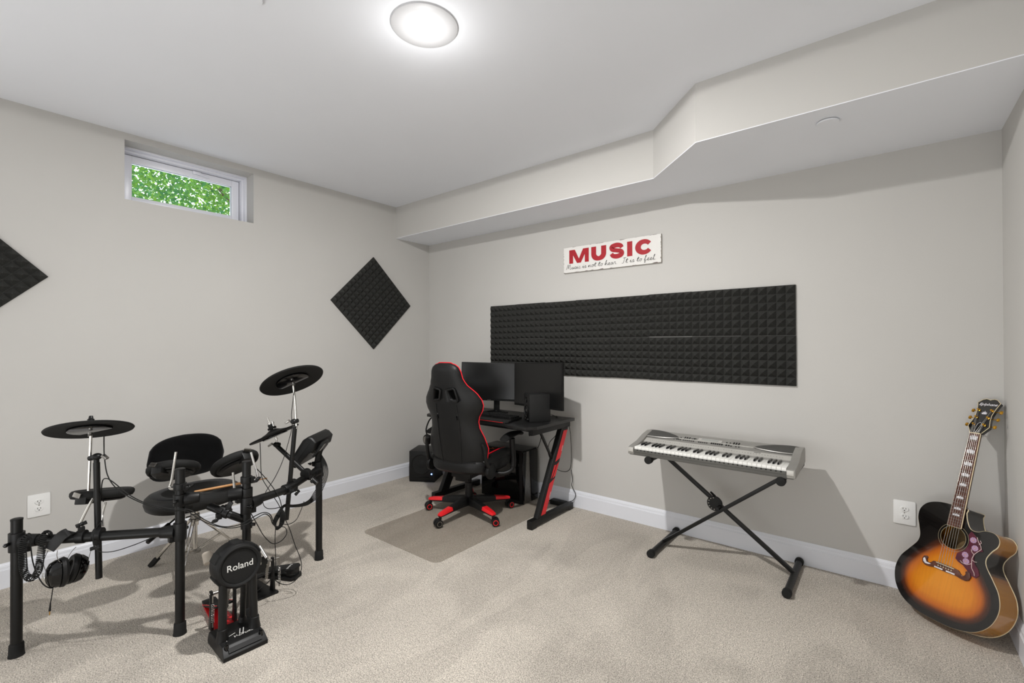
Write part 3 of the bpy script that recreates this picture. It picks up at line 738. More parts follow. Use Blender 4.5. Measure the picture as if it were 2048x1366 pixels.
# lower body
MB().prism([(-hw+.01, yf+.002), (hw-.01, yf+.002), (hw-.004, yb), (-hw+.004, yb)], (0, 0, .0), (1, 0, 0), (0, 1, 0), .030).build('lower_case', mat('keyboard_dark_grey', srgb(84, 83, 79), .5, noise=(14, .06)), ky, bev=.004)
kw = .837; kl = -kw/2-.002; kr = kw/2-.002   # key bed
# end cheeks
def cheek(xa, xb_):
    s = [(yf, .004), (yf, .045), (yf+.012, .052), (yf+.13, .070), (yf+.22, .098), (yf+.30, .112), (yb-.012, .108), (yb, .085), (yb, .02)]
    m_ = MB()
    rs = []
    for x, inset in ((xa, 0), (xb_, 0)):
        rs.append([V((x, p[0], p[1])) for p in s])
    m_.loft(rs); return m_
cheek(-hw, kl-.001).build('end_cheek', M_SILVER, ky, bev=.006, seg=3)
cheek(kr+.001, hw).build('end_cheek', M_SILVER, ky, bev=.006, seg=3)
MB().prism([(yf+.145, .02), (yf+.150, .062), (yf+.20, .078), (yf+.205, .082), (yf+.30, .105), (yb-.012, .104), (yb, .085), (yb, .02)], (kl-.004, 0, 0), (0, 1, 0), (0, 0, 1), kr-kl+.008).build('control_panel', M_SILVER, ky, bev=.002)
# light strip above the keys (follows the slope)
def PZ(y):  # panel surface height at y (relative)
    t = y-yf
    if t < .20: return .062+(t-.150)*(.016/.05)
    if t < .205: return .078+(t-.20)*.8
    return .082+(t-.205)*(.023/.095)
def onpanel(mb, x0, x1, t0, t1, h=.0015):
    a = [V((x0, yf+t0, PZ(yf+t0)-.001)), V((x1, yf+t0, PZ(yf+t0)-.001)), V((x1, yf+t1, PZ(yf+t1)-.001)), V((x0, yf+t1, PZ(yf+t1)-.001))]
    up = V((0, -.2, 1)).normalized()*(h+.001)
    mb.add(a+[p+up for p in a], [(3, 2, 1, 0), (4, 5, 6, 7), (0, 1, 5, 4), (1, 2, 6, 5), (2, 3, 7, 6), (3, 0, 4, 7)]); return mb
onpanel(MB(), kl+.001, kr-.001, .152, .1985, .0012).build('voice_list_strip', M_SILVERL, ky)
tk = MB()
random.seed(3)
for i in range(54):
    x = kl+.02+i*.0146
    onpanel(tk, x, x+.0035, .172, .172+random.choice((.002, .004, .006)), .0017)
tk.build('printed_marks', mat('grey_print', srgb(120, 118, 114), .6), ky)
onpanel(MB(), -.24, .215, .240, .246, .004).build('panel_rib', M_SILVERL, ky, bev=.0008)
lc = onpanel(MB(), -.105, .035, .252, .282, .002).build('display_bezel', M_SILVERL, ky)
onpanel(MB(), -.085, .015, .256, .277, .0028).build('display', M_LCD, lc)
bt = MB()
for (x, t_, nn, dx) in ((-.215, .255, 1, .02), (-.19, .253, 3, .014), (-.19, .266, 3, .014), (-.145, .255, 2, .014), (-.135, .262, 2, .01), (-.27, .222, 2, .02), (-.23, .222, 3, .011), (-.19, .222, 6, .0125), (-.095, .222, 5, .012), (-.02, .222, 6, .012), (-.02, .231, 6, .012), (.065, .222, 3, .014), (.065, .231, 2, .014), (.12, .222, 2, .016), (.06, .262, 1, .02), (.08, .262, 1, .02), (.10, .252, 3, .014), (.10, .262, 3, .014), (.10, .272, 3, .014)):
    for k in range(nn): onpanel(bt, x+k*dx, x+k*dx+.008, t_, t_+.0055, .003)
bt.build('button', M_DKGREY, ky)
# speakers
for s in (-1, 1):
    pts = [(.02, .0), (.20, -.004), (.222, .040), (.20, .095), (.10, .118), (.03, .112), (-.005, .070)]
    # shape: outer straight side, inner curved side
    c0 = -hw+.012 if s < 0 else hw-.012
    out = [(0, .0), (.10, -.012), (.205, .006), (.225, .030), (.16, .072), (.10, .095), (.02, .100), (-.004, .06)]
    cur = catmull([(p[0], p[1], 0) for p in out], 6, True)
    def pz2(y): return PZ(y)+.004
    ring0 = []; ring1 = []; ring2 = []
    cc = V((sum(p.x for p in cur)/len(cur), sum(p.y for p in cur)/len(cur), 0))
    for p in cur:
        for rg, sc_, dz in ((ring0, 1., -.012), (ring1, 1., .004), (ring2, .93, .0075)):
            q = cc+(p-cc)*sc_; y = yf+.222+q.y; x = c0-s*q.x
            rg.append(V((x, y, PZ(yf+.222+cc.y)+(q.y-cc.y)*.18+dz)))
    sp_ = MB().loft([ring0, ring1, ring2]).build('speaker_grille', M_SPK, ky, ang=50)
    MB().tube([p-V((0, 0, .001)) for p in ring1], .0035, 6, closed=True).build('speaker_rim', M_SILVER, sp_)
# keys
ww = (kr-kl)/36; rnd = random.Random(2)
wk = MB().box((0, .066, .0), (ww-.0009, .135, .012)).box((0, -.0015, -.004), (ww-.0009, .004, .018)).build('white_key', M_IVORY, ky, bev=.0007)
bkk = MB().loft([[V((-.0048, .0, 0)), V((.0048, 0, 0)), V((.0048, .085, 0)), V((-.0048, .085, 0))], [V((-.0040, .010, .011)), V((.0040, .010, .011)), V((.0040, .085, .011)), V((-.0040, .085, .011))]]).build('black_key', M_BGLOSS, ky, bev=.0008)
fw_ = True; fb_ = True
for i in range(36):
    k = wk if fw_ else wk.copy()
    if not fw_: COL.objects.link(k); k.parent = ky
    fw_ = False
    k.location = (kl+ww*(i+.5), yf+.012, .0475)
    if i % 7 in (0, 1, 3, 4, 5) and i < 35:
        b_ = bkk if fb_ else bkk.copy()
        if not fb_: COL.objects.link(b_); b_.parent = ky
        fb_ = False
        b_.location = (kl+ww*(i+1), yf+.062, .0535)
sl = MB().box(((kl+kr)/2, yf+.006, .0285), (kr-kl, .012, .018)); sl.build('key_slip', MATS['keyboard_dark_grey'], ky, bev=.001)
nt2 = MB()
for i in range(35): nt2.box((kl+ww*(i+1), yf-.0004, .0345), (.0075, .002, .005))
nt2.build('key_slip_notches', M_DARKHOLE, ky)
for x0 in (-hw+.002, kr+.001): MB().box((x0+(kl+hw)/2-.002, yf-.001, .033), (kl+hw-.006, .006, .026)).build('corner_block', M_SILVERL, ky, bev=.002)
text('maker_lettering', 'YAMAHA', .009, M_INK, ky, axes((.245, yf+.190, PZ(yf+.190)+.0016), (1, 0, 0), (0, 1, .3)), .0002, offset=.0003)

# ---------------------------------------------------------------- acoustic guitar
ga, gb, gc = math.radians(40.793), math.radians(19.331), math.radians(-1.968)
n_ = V((-math.sin(ga), -math.cos(ga), 0)); u_ = V((math.cos(ga), -math.sin(ga), 0)); v_ = V((0, 0, 1))
n2 = n_*math.cos(gb)+v_*math.sin(gb); v2 = v_*math.cos(gb)-n_*math.sin(gb)
u3 = u_*math.cos(gc)-v2*math.sin(gc); v3 = v2*math.cos(gc)+u_*math.sin(gc)
gt = thing('acoustic_guitar', 'sunburst acoustic guitar with cutaway leaning in the room corner', 'guitar', mtx=axes((3.963, -.294, .269), u3, v3))
outl = [(0, -.244), (.08, -.239), (.15, -.214), (.197, -.163), (.216, -.095), (.205, -.03), (.172, .025), (.143, .068), (.137, .10), (.150, .135), (.168, .165), (.168, .195), (.148, .215), (.115, .215), (.085, .200), (.058, .205), (.040, .235), (.030, .270), (.029, .289),
        (-.029, .291), (-.09, .287), (-.138, .268), (-.164, .232), (-.166, .19), (-.152, .148), (-.139, .105), (-.144, .07), (-.172, .025), (-.205, -.03), (-.216, -.095), (-.197, -.163), (-.15, -.214), (-.08, -.239)]
OC = [(p.x, p.y) for p in catmull([(a, b, 0) for a, b in outl], 8, True)]
def dist_out(x, y):
    best = 9
    for i in range(len(OC)):
        ax, ay = OC[i]; bx, by = OC[(i+1) % len(OC)]
        dx, dy = bx-ax, by-ay; l2 = dx*dx+dy*dy or 1e-12
        t = max(0, min(1, ((x-ax)*dx+(y-ay)*dy)/l2)); d = math.hypot(x-ax-t*dx, y-ay-t*dy)
        best = min(best, d)
    return best
SHC = (0, .143); SHR = .0505; NR = 16
vs = []; at = []; fs = []; NO = len(OC)
for i, (x, y) in enumerate(OC):
    a = math.atan2(y-SHC[1], x-SHC[0]); hx, hy = SHC[0]+SHR*math.cos(a), SHC[1]+SHR*math.sin(a)
    for k in range(NR+1):
        t = k/NR; px, py = x+(hx-x)*t, y+(hy-y)*t
        vs.append((px, py, 0)); d = dist_out(px, py)
        up = max(0, min(1, (py-.02)/.13))    # the upper bout stays dark
        at.append(max(0, min(1, d/.15))*(1-up*.9) if py < .2 else 0)
for i in range(NO):
    j = (i+1) % NO
    for k in range(NR):
        fs.append((i*(NR+1)+k, j*(NR+1)+k, j*(NR+1)+k+1, i*(NR+1)+k+1))
M_BURST = sunburst_mat('sunburst_lacquer', [(0, srgb(12, 10, 10)), (.17, srgb(18, 12, 10)), (.30, srgb(86, 38, 12)), (.44, srgb(186, 96, 12)), (.66, srgb(212, 126, 16)), (1, srgb(220, 138, 24))])
top = MB().add(vs, fs).build('soundboard', M_BURST, gt)
a_ = top.data.attributes.new('burst', 'FLOAT', 'POINT'); a_.data.foreach_set('value', at)
GD = .105
vs = []; at = []; fs = []
for i, (x, y) in enumerate(OC):
    wst = math.exp(-((y-.085)/.045)**2); upb = 1 if y > .235 or (x > 0 and x < .12 and y > .15) else 0
    if x < 0 and y > .1: upb = 1
    b = max(0, 1-wst*1.6)*(1-upb)
    for z in (0, -.012, -.04, -.08, -GD+.01, -GD): vs.append((x, y, z)); at.append(b)
for i in range(NO):
    j = (i+1) % NO
    for k in range(5): fs.append((i*6+k, i*6+k+1, j*6+k+1, j*6+k))
M_SIDE = sunburst_mat('side_lacquer', [(0, srgb(14, 10, 9)), (.35, srgb(60, 28, 10)), (.6, srgb(150, 92, 14)), (1, srgb(178, 118, 20))])
sd = MB().add(vs, fs).build('body_side', M_SIDE, gt)
a_ = sd.data.attributes.new('burst', 'FLOAT', 'POINT'); a_.data.foreach_set('value', at)
MB().add([(x, y, -GD) for x, y in OC], [tuple(range(NO))]).build('body_back', M_AMBER, gt)
MB().tube([V((x*.991, y*.9915, -.0032)) for x, y in OC], .0031, 8, closed=True).build('binding', M_BIND, gt)
MB().tube([V((x, y, -GD+.001)) for x, y in OC], .0022, 6, closed=True).build('back_binding', M_BIND, gt)
rg = MB()
for r0, r1 in ((.0508, .0526), (.0615, .0628)):
    n = 72; vv = []
    for k in range(n):
        a = 2*PI*k/n
        vv += [V((r0*math.cos(a), SHC[1]+r0*math.sin(a), .0005)), V((r1*math.cos(a), SHC[1]+r1*math.sin(a), .0005))]
    rg.add(vv, [(2*k, 2*k+1, (2*k+3) % (2*n), (2*k+2) % (2*n)) for k in range(n)])
rg.build('rosette', mat('rosette_rings', srgb(150, 140, 112), .4), gt)
# dark lining seen through the soundhole
MB().add([(.09*math.cos(2*PI*k/40), SHC[1]+.09*math.sin(2*PI*k/40), -GD+.004) for k in range(40)], [tuple(range(40))]).build('inner_back', mat('inner_wood', srgb(120, 96, 60), .7, noise=(30, .2)), gt)
MB().prism(rrect(.05, .03, .004), (.02, .105, -GD+.0045), (1, 0, 0), (0, 1, 0), .0005).build('inner_label', mat('paper_label', srgb(225, 205, 180), .8), gt)
# bridge (moustache)
hb = [(0, .016), (.03, .016), (.052, .013), (.062, .002), (.070, -.004), (.078, .0), (.082, .010), (.079, .018), (.084, .024), (.096, .020), (.102, .004), (.097, -.012), (.084, -.020), (.066, -.019), (.045, -.014), (.0, -.016)]
bp_ = [(x, y-.004) for x, y in hb]+[(-x, y-.004) for x, y in reversed(hb[1:-1])]
brg = MB().prism(bp_[::-1], (0, 0, -.001), (1, 0, 0), (0, 1, 0), .009).build('bridge', M_ROSE, gt, bev=.002)
inl = MB()
for s in (-1, 1):
    q = [(.058, -.008), (.070, -.013), (.084, -.014), (.093, -.007), (.096, .005), (.090, .012), (.085, .004), (.080, -.006), (.070, -.006)]
    q = [(s*a, b-.002) for a, b in q]
    if s > 0: q = q[::-1]
    inl.prism(q, (0, 0, .0078), (1, 0, 0), (0, 1, 0), -.0008 if s > 0 else .0008)
    inl.box((s*.025, -.0145, .0082), (.036, .006, .0008))
inl.build('pearl_inlay', M_PEARL, brg)
MB().box((0, .008, .0095), (.076, .003, .004)).build('saddle', M_BIND, brg, bev=.0008)
for k in range(6):
    MB().sphere((-.0275+k*.011, -.004, .009), .0028, 8).build('bridge_pin', M_BIND, brg)
# pickguard
pg = [(.0535, .168), (.066, .196), (.075, .190), (.088, .178), (.097, .168), (.108, .160), (.112, .142), (.124, .125), (.110, .118), (.098, .105), (.095, .085), (.104, .062), (.121, .042), (.128, .020), (.118, .004), (.098, .006), (.082, .022), (.062, .038), (.040, .046), (.028, .056), (.030, .080), (.034, .098)]
arc = []
for k in range(9):
    a = math.radians(-52+k*(82/8)); arc.append((.0665*math.cos(a), SHC[1]+.0665*math.sin(a)))
M_PG = mat('tortoise_pickguard', srgb(84, 28, 46), .25, noise=(26, .35), coat=.5)
pgo = MB().prism((arc+pg[1:-1])[::-1] if False else arc+pg[1:-1][:], (0, 0, .0002), (1, 0, 0), (0, 1, 0), .0022).build('pickguard', M_PG, gt)
cen = MB(); M_FLOW = mat('flower_print', srgb(176, 142, 172), .5, noise=(300, .3))
for (x, y) in ((.080, .160), (.092, .128), (.062, .086), (.070, .060)):
    fl = MB()
    for k in range(9):
        a = 2*PI*k/9; c_ = V((x+.0085*math.cos(a), y+.0085*math.sin(a), .0025))
        fl.lathe([(.0048, 0), (.0042, .0003)], c_, (0, 0, 1), 10)
    fl.lathe([(.004, 0.0002), (.0035, .0005)], (x, y, .0025), (0, 0, 1), 10)
    fl.build('painted_flower', M_FLOW, pgo)
    MB().lathe([(.0018, .0006), (.0012, .001)], (x, y, .0025), (0, 0, 1), 8).build('flower_centre', mat('flower_yellow', srgb(226, 168, 60), .5), pgo)
vn = MB()
for path in ([(.092, .178), (.100, .160), (.112, .145), (.116, .132), (.104, .115), (.094, .100), (.090, .080), (.092, .060), (.096, .040), (.108, .024), (.112, .012)], [(.094, .100), (.084, .108), (.080, .118)], [(.090, .075), (.102, .070), (.110, .072)], [(.092, .058), (.076, .046), (.056, .048), (.048, .054)], [(.104, .150), (.112, .158), (.106, .168)]):
    vn.tube([V((a, b, .0028)) for a, b in path], .0011, 5)
vn.build('painted_vine', mat('vine_print', srgb(222, 200, 196), .5), pgo)
# neck and fretboard
def hwf(v): return .0215+(.648-v)*.0069/.455   # fretboard half width
FZ = .0115
MB().add([(-hwf(.193), .193, .0005), (hwf(.193), .193, .0005), (hwf(.648), .648, .0005), (-hwf(.648), .648, .0005), (-hwf(.193), .193, FZ), (hwf(.193), .193, FZ), (hwf(.648), .648, FZ), (-hwf(.648), .648, FZ)],
         [(3, 2, 1, 0), (4, 5, 6, 7), (0, 1, 5, 4), (1, 2, 6, 5), (2, 3, 7, 6), (3, 0, 4, 7)]).build('fretboard', M_ROSE, gt)
fbd = MB()
for s in (-1, 1): fbd.tube([V((s*hwf(.193), .193, .008)), V((s*hwf(.648), .648, .008))], .0024, 8)
fbd.tube([V((-hwf(.193), .193, .008)), V((hwf(.193), .193, .008))], .0022, 8)
fbd.build('fretboard_binding', M_BIND, gt)
rings = []
for v in (.255, .275, .285, .30, .33, .45, .60, .655, .665):
    hw_ = hwf(v)-.001; dp = {.255: .085, .275: .075, .285: .05, .30: .026}.get(v, .021+(.648-v)*.008)
    rings.append([V((hw_*math.cos(a), v, .004-dp*(math.sin(a))**.8 if math.sin(a) > 0 else .004)) for a in [PI*k/12 for k in range(13)]])
MB().loft(rings).build('neck', M_GBLACK, gt)
frt = MB()
fp = []
for k in range(1, 21):
    v = .648*2**(-k/12); fp.append(v)
for v in fp:
    if v > .195: frt.cyl((-hwf(v)+.001, v, FZ+.0006), (hwf(v)-.001, v, FZ+.0006), .0009, n=6)
frt.build('frets', M_CHROME, gt)
FR = [.648]+fp
for i, k in enumerate((1, 3, 5, 7, 9, 12, 15, 17)):
    va, vb = FR[k-1], FR[k]; vc = (va+vb)/2; hh = (va-vb)*.36; ww2 = .0150 if i < 4 else .0138
    cr = MB(); po = [(-ww2, -hh), (ww2, -hh), (ww2*1.1, hh*.2), (ww2*.8, hh*.4), (ww2*.72, hh*.1), (ww2*.5, hh*.8), (ww2*.3, hh*.2), (0, hh), (-ww2*.3, hh*.2), (-ww2*.5, hh*.8), (-ww2*.72, hh*.1), (-ww2*.8, hh*.4), (-ww2*1.1, hh*.2)]
    cr.prism([(a, b+vc) for a, b in po], (0, 0, FZ), (1, 0, 0), (0, 1, 0), .0006); cr.build('crown_inlay', M_PEARL, gt)
MB().box((0, .6495, .010), (.044, .005, .009)).build('nut', M_BIND, gt, bev=.0008)
# headstock, tilted back
TB = math.radians(14)
def H(x, y, z): return V((x, .652+y*math.cos(TB)-z*math.sin(TB)*-1*0-0 + z*math.sin(TB)*-0, .006-y*math.sin(TB)+z*math.cos(TB)))
hd_ = [(-.024, 0), (-.040, .028), (-.044, .036), (-.036, .07), (-.033, .10), (-.037, .13), (-.043, .158), (-.047, .168), (-.030, .186), (-.017, .191), (-.006, .188), (0, .184), (.006, .188), (.017, .191), (.030, .186), (.047, .168), (.043, .158), (.037, .13), (.033, .10), (.036, .07), (.044, .036), (.040, .028), (.024, 0)]
HT = Matrix.Translation((0, .652, .007)) @ Matrix.Rotation(-TB, 4, 'X')
hs = MB().prism(hd_[::-1], (0, 0, 0), (1, 0, 0), (0, 1, 0), -.015).build('headstock', M_GBLACK, gt); hs.matrix_local = HT
MB().tube([V((a*.985, b*.99+.001, .0005)) for a, b in hd_], .0013, 6).build('headstock_binding', M_BIND, hs)
MB().prism([(a*.94, b*.98+.001) for a, b in hd_], (0, 0, 0), (1, 0, 0), (0, 1, 0), .0006).build('face_veneer', M_GBLACK, hs)
text('maker_lettering', 'Epiphone', .0195, M_PEARL, hs, axes((0, .158, .0016), (1, 0, 0), (0, 1, 0)), .0003, shear=.3, offset=.0003)
cw = MB().prism([(-.009, 0), (.009, 0), (.012, .008), (.007, .007), (.008, .014), (.003, .010), (0, .019), (-.003, .010), (-.008, .014), (-.007, .007), (-.012, .008)], (0, .104, .0008), (1, 0, 0), (0, 1, 0), .0006).build('crown_inlay', M_PEARL, hs)
tc_ = [(-.009, 0), (.009, 0), (.010, .03), (.008, .044), (0, .052), (-.008, .044), (-.010, .03)]
tr = MB().prism(tc_, (.002, .006, .0008), (1, 0, 0), (0, 1, 0), .0012).build('truss_rod_cover', M_BGLOSS, hs)
MB().tube([V((a+.002, b+.006, .0024)) for a, b in tc_], .0008, 5, closed=True).build('cover_edge', M_PEARL, tr)
for s in (-1, 1):
    for k, y in enumerate((.045, .085, .125)):
        x = s*(.021+.003*k)
        tn = MB().lathe([(.0062, 0), (.0062, .002), (.0035, .003), (.0032, .009), (.0042, .0095), (.0042, .011)], (x, y, 0), (0, 0, 1), 16).build('tuning_peg', M_GOLD, hs)
        MB().cyl((s*.034, y, -.009), (s*.053, y, -.009), .0022, n=8).lathe([(.004, 0), (.0095, .003), (.0085, .010), (.003, .0115)], (s*.051, y, -.009), (s, 0, 0), 16, 1, .55, xdir=(0, 1, 0)).build('tuner_button', M_GOLD, tn)
# strings
for k in range(6):
    x0 = -.0275+k*.011; x1 = -.0175+k*.007
    s = -1 if k < 3 else 1; j = k if k < 3 else 5-k; py = (.045, .085, .125)[j]; px = s*(.021+.003*j)
    pe = HT @ V((px, py, .006))
    MB().tube([V((x0, -.003, .010)), V((x0, .008, .0120)), V((x1, .652, .0155)), pe], .0006 if k > 2 else .0008, 5).build('guitar_string', M_STEEL, gt)
# ---------------------------------------------------------------- drum rack
P1, P2, P3, P4 = V((.860, -3.041, 0)), V((1.228, -2.556, 0)), V((1.337, -2.315, 0)), V((1.026, -1.778, 0))
RIGHT = V((.7787, .6274, 0)); FWD = V((-.6274, .7787, 0)); UP = V((0, 0, 1))
def at(p, z): return V((p.x, p.y, z))
rk = thing('drum_rack', 'black tubular drum rack on four posts carrying the electronic drum pads', 'drum rack', (1.1, -2.4, 0))
RO = V((-1.1, 2.4, 0))
class RB(MB):
    """mesh builder in world coordinates, stored relative to the rack"""
    def add(s, vs, fs): return super().add([V(v)+RO for v in vs], fs)
def post(p, zt, r=.019):
    o = RB().cyl(at(p, 0.02), at(p, zt), r, n=28).build('post', M_BLACK, rk)
    RB().lathe([(r+.001, .055), (r+.0045, .05), (r+.006, .012), (r+.008, .0), (r+.004, -.0)], at(p, 0), (0, 0, 1), 28).build('rubber_foot', M_RUBBER, o)
    RB().lathe([(r+.001, -.006), (r+.0012, .001), (r-.003, .003), (.002, .003)], at(p, zt), (0, 0, 1), 28).build('post_cap', M_BPLAST, o)
post(P1, .580); post(P2, .752); post(P3, .755); post(P4, .600)
# cross pipes
RB().tube([at(P1, .484), at(P2, .468)], .0205, 20).build('cross_pipe', M_BLACK, rk)
RB().bar(at(P2, .606), at(P3, .600), .030, .052).build('cross_pipe', M_BLACK, rk, bev=.008)
RBAR = catmull([at(P3, .555), (1.300, -2.217, .55), (1.262, -2.09, .55), (1.150, -1.945, .55), (1.080, -1.850, .55), at(P4, .545)], 6)
RB().tube(RBAR, .0195, 20).build('cross_pipe', M_BLACK, rk)
def joint(p, z, to, h=.078):
    b = RB().lathe([(.0195, -h/2), (.026, -h/2), (.0265, h/2), (.0195, h/2)], at(p, z), (0, 0, 1), 28)
    for t in to:
        d = (V(t)-at(p, z)); d.z = 0; d.normalize(); b.cyl(at(p, z)+d*.018, at(p, z)+d*.075, .030, .0245, 24)
        b.box(at(p, z)+d*.03-UP*.03, (.03, .03, .03))
    o = b.build('pipe_joint', M_BPLAST, rk, bev=.001)
    d2 = V((d.y, -d.x, 0))
    RB().cyl(at(p, z)+d2*.02-d*.012, at(p, z)+d2*.044-d*.012, .007, n=12).sphere(at(p, z)+d2*.04-d*.012, .0085, 8).build('joint_bolt', M_BGLOSS, o)
joint(P1, .484, [P2]); joint(P2, .468, [P1]); joint(P3, .545, [(1.300, -2.217, 0)])
joint(P2, .612, [P3], .05); joint(P3, .607, [P2], .04); joint(P4, .545, [(1.080, -1.850, 0)], .07)
RB().lathe([(.0195, -.02), (.025, -.018), (.025, .018), (.0195, .02)], at(P3, .452), (0, 0, 1), 28).cyl(at(P3, .452)+RIGHT*.02, at(P3, .452)+RIGHT*.04, .008).build('memory_collar', M_BPLAST, rk)
# pad clamps, wing nuts
def clamp(c, axis, rad, arm=None, name='pad_clamp'):
    """collar around a pipe with a threaded rod and a wing nut to the side"""
    c = V(c); ax = V(axis).normalized()
    o = RB().lathe([(rad, -.016), (rad+.007, -.015), (rad+.007, .015), (rad, .016)], c, ax, 24)
    side = V(arm or RIGHT).normalized(); side = (side-ax*side.dot(ax)).normalized()
    o.box(c+side*(rad+.010), (.022, .022, .026))
    o = o.build(name, M_BPLAST, rk, bev=.002)
    q = c+side*(rad+.018)
    RB().cyl(q, q+side*.016, .005, n=10).build('clamp_bolt', M_CHROME, o)
    w_ = q+side*.016; t = side.cross(UP).normalized()
    RB().bar(w_-t*.018+UP*.006, w_+t*.018-UP*.006, .008, .016, side).sphere(w_, .009, 8).build('wing_nut', M_BPLAST, o, bev=.002)
    return o
clamp(at(P2, .672), UP, .019, RIGHT*.8-FWD*.2); clamp(at(P3, .668), UP, .019, RIGHT)
clamp((1.0399, -2.8072, 0.4869), at(P2, .468)-at(P1, .484), .021, -UP*.6+RIGHT); clamp((1.0017, -2.8572, 0.4822), at(P2, .468)-at(P1, .484), .021, UP+RIGHT*.3)
clamp((1.262, -2.09, .55), (-.2, 1, 0), .020, RIGHT); clamp((1.1545, -1.9257, 0.5801), (-.6, .8, 0), .021, RIGHT-UP); clamp((1.2036, -2.0272, 0.5531), (-.5, .8, 0), .020, -UP*1+RIGHT*.6)
clamp(at(P4, .585), UP, .019, -RIGHT)
# snare arm stub (no pad on it)
sa = RB().tube([at(P3, .475)-RIGHT*.015, V((1.3247, -2.3788, 0.5121)), V((1.2437, -2.4444, 0.5551))], .0175, 16).build('pad_arm', M_BLACK, rk)
clamp((1.3063, -2.3937, 0.524), V((1.3247, -2.3788, 0.5121))-V((1.2437, -2.4444, 0.5551)), .018, UP)
clamp((1.2953, -2.4027, 0.5312), V((1.3247, -2.3788, 0.5121))-V((1.2437, -2.4444, 0.5551)), .018, -UP-FWD)
RB().cyl((1.3157, -2.4119, 0.5384), (1.292, -2.4311, 0.5479), .010, .007).bar((1.3433, -2.4026, 0.5513), (1.3599, -2.3895, 0.584), .008, .02).build('ball_mount', M_BPLAST, rk, bev=.001)

# upright boom poles with rods
def pole(bot, top, r, name='boom_pole'):
    o = RB().cyl(bot, top, r, n=20).build(name, M_BLACK, rk); return o
pl1 = pole((0.9876, -2.7965, 0.2727), (0.9817, -2.8048, 0.7921), .0125); RB().cyl((0.9816, -2.8048, 0.7854), (0.9818, -2.8048, 0.8214), .0105).build('inner_tube', M_BLACK, pl1)
pl2 = pole((1.197, -2.057, 0.3655), (1.2359, -2.0291, 0.8756), .0118)
def topclamp(c, side, rodpos):
    c = V(c); side = V(side).normalized()
    o = RB().sphere(c, .019, 12, (1, 1, .8)).cyl(c, rodpos, .013, .011).build('boom_clamp', M_BPLAST, rk)
    RB().cyl(c, c-side*.03, .004, n=8).bar(c-side*.026+UP*.006, c-side*.046-UP*.010, .010, .018, side.cross(UP)).build('wing_bolt', M_STEEL, o, bev=.003)
topclamp((0.9836, -2.8034, 0.8191), -RIGHT, (0.9573, -2.8246, 0.8102)); topclamp((1.2318, -2.0325, 0.9002), RIGHT, (1.2488, -2.0189, 0.9056))
RB().tube([(0.9565, -2.8196, 0.9239), (0.953, -2.827, 0.6663)], .0058, 12).build('boom_rod', M_CHROME, rk)
RB().tube([(1.2286, -2.0365, 1.1048), (1.2367, -2.0294, 1.0175), (1.2422, -2.0239, 0.862)], .0055, 12).build('boom_rod', M_CHROME, rk)
# hi-hat boom arm
ha = pole((0.9598, -2.0065, 0.7311), (1.2033, -1.886, 0.5225), .0125, 'hihat_arm')
RB().cyl((1.0893, -1.9399, 0.6154), (1.1443, -1.9146, 0.573), .0128).build('chrome_sleeve', M_CHROME, ha)
topclamp((0.9621, -2.0047, 0.734), RIGHT, (0.9781, -1.9918, 0.734))
RB().cyl((0.9711, -1.9972, 0.7017), (0.9446, -2.0197, 0.869), .0052, n=12).build('boom_rod', M_CHROME, rk)

# L rods of the tom pads
def lrod(pts, r=.0055):
    RB().tube(catmull(pts, 5), r, 12).build('pad_rod', M_CHROME, rk)
lrod([(1.1231, -2.5433, 0.8118), (1.1274, -2.5523, 0.7527), (1.1418, -2.5659, 0.683), (1.1464, -2.5748, 0.6557), (1.177, -2.5694, 0.6534), (1.2129, -2.5598, 0.6602)])
lrod([(1.2722, -2.2688, 0.7805), (1.3067, -2.2663, 0.7231), (1.3391, -2.2655, 0.6742), (1.3458, -2.2729, 0.6525), (1.3316, -2.2971, 0.6482)])
lrod([(1.1905, -2.3211, 0.6779), (1.2179, -2.3242, 0.6012)], .006)
lrod([(0.9485, -2.8111, 0.6276), (0.9668, -2.8473, 0.5543), (0.9798, -2.8622, 0.5155), (0.9951, -2.8562, 0.4999)])
lrod([(0.9419, -2.7649, 0.5958), (0.9553, -2.7794, 0.5431), (0.9963, -2.7846, 0.5045)], .004)

# ---------------------------------------------------------------- cymbal pads, drum pads
def disc_thing(name, label, cat, c, n, prof, grp=None):
    n = V(n).normalized(); x = RIGHT-n*RIGHT.dot(n)
    return thing(name, label, cat, mtx=axes(c, x, n.cross(x)), group=grp)
def cymbal(label, c, n, r, grp, bow=.02, stub=False):
    t = disc_thing('cymbal_pad', label, 'cymbal pad', c, n, None, grp)
    MB().lathe([(.018, -.004), (r*.30, -.010), (r*.55, -.013), (r*.94, -bow), (r, -bow-.001), (r+.003, -bow+.004), (r, -bow+.008), (r*.6, -.001), (r*.3, .010), (r*.16, .020), (.014, .022)], n=72).build('cymbal_disc', M_RUBBER, t, ang=50)
    # under-side sensor housing: half-moon
    mb = MB(); po = [(r*.52*math.cos(a), r*.52*math.sin(a)) for a in [math.radians(-205+230*k/20) for k in range(21)]]
    mb.prism(po, (0, 0, -.011), (1, 0, 0), (0, 1, 0), -.012); mb.build('sensor_housing', M_BGLOSS, t, bev=.003)
    MB().cyl((0, 0, -.03), (0, 0, -.045), .008, n=14).build('rod_tip', M_CHROME, t)
    MB().lathe([(.012, .022), (.013, .030), (.009, .034), (.007, .046), (.002, .047)], n=20).build('wing_nut', M_BPLAST, t)
    return t
def ntilt(px_dir_deg, tilt):
    a = math.radians(px_dir_deg); t = math.radians(tilt); return V((math.cos(a)*math.sin(t), math.sin(a)*math.sin(t), math.cos(t)))
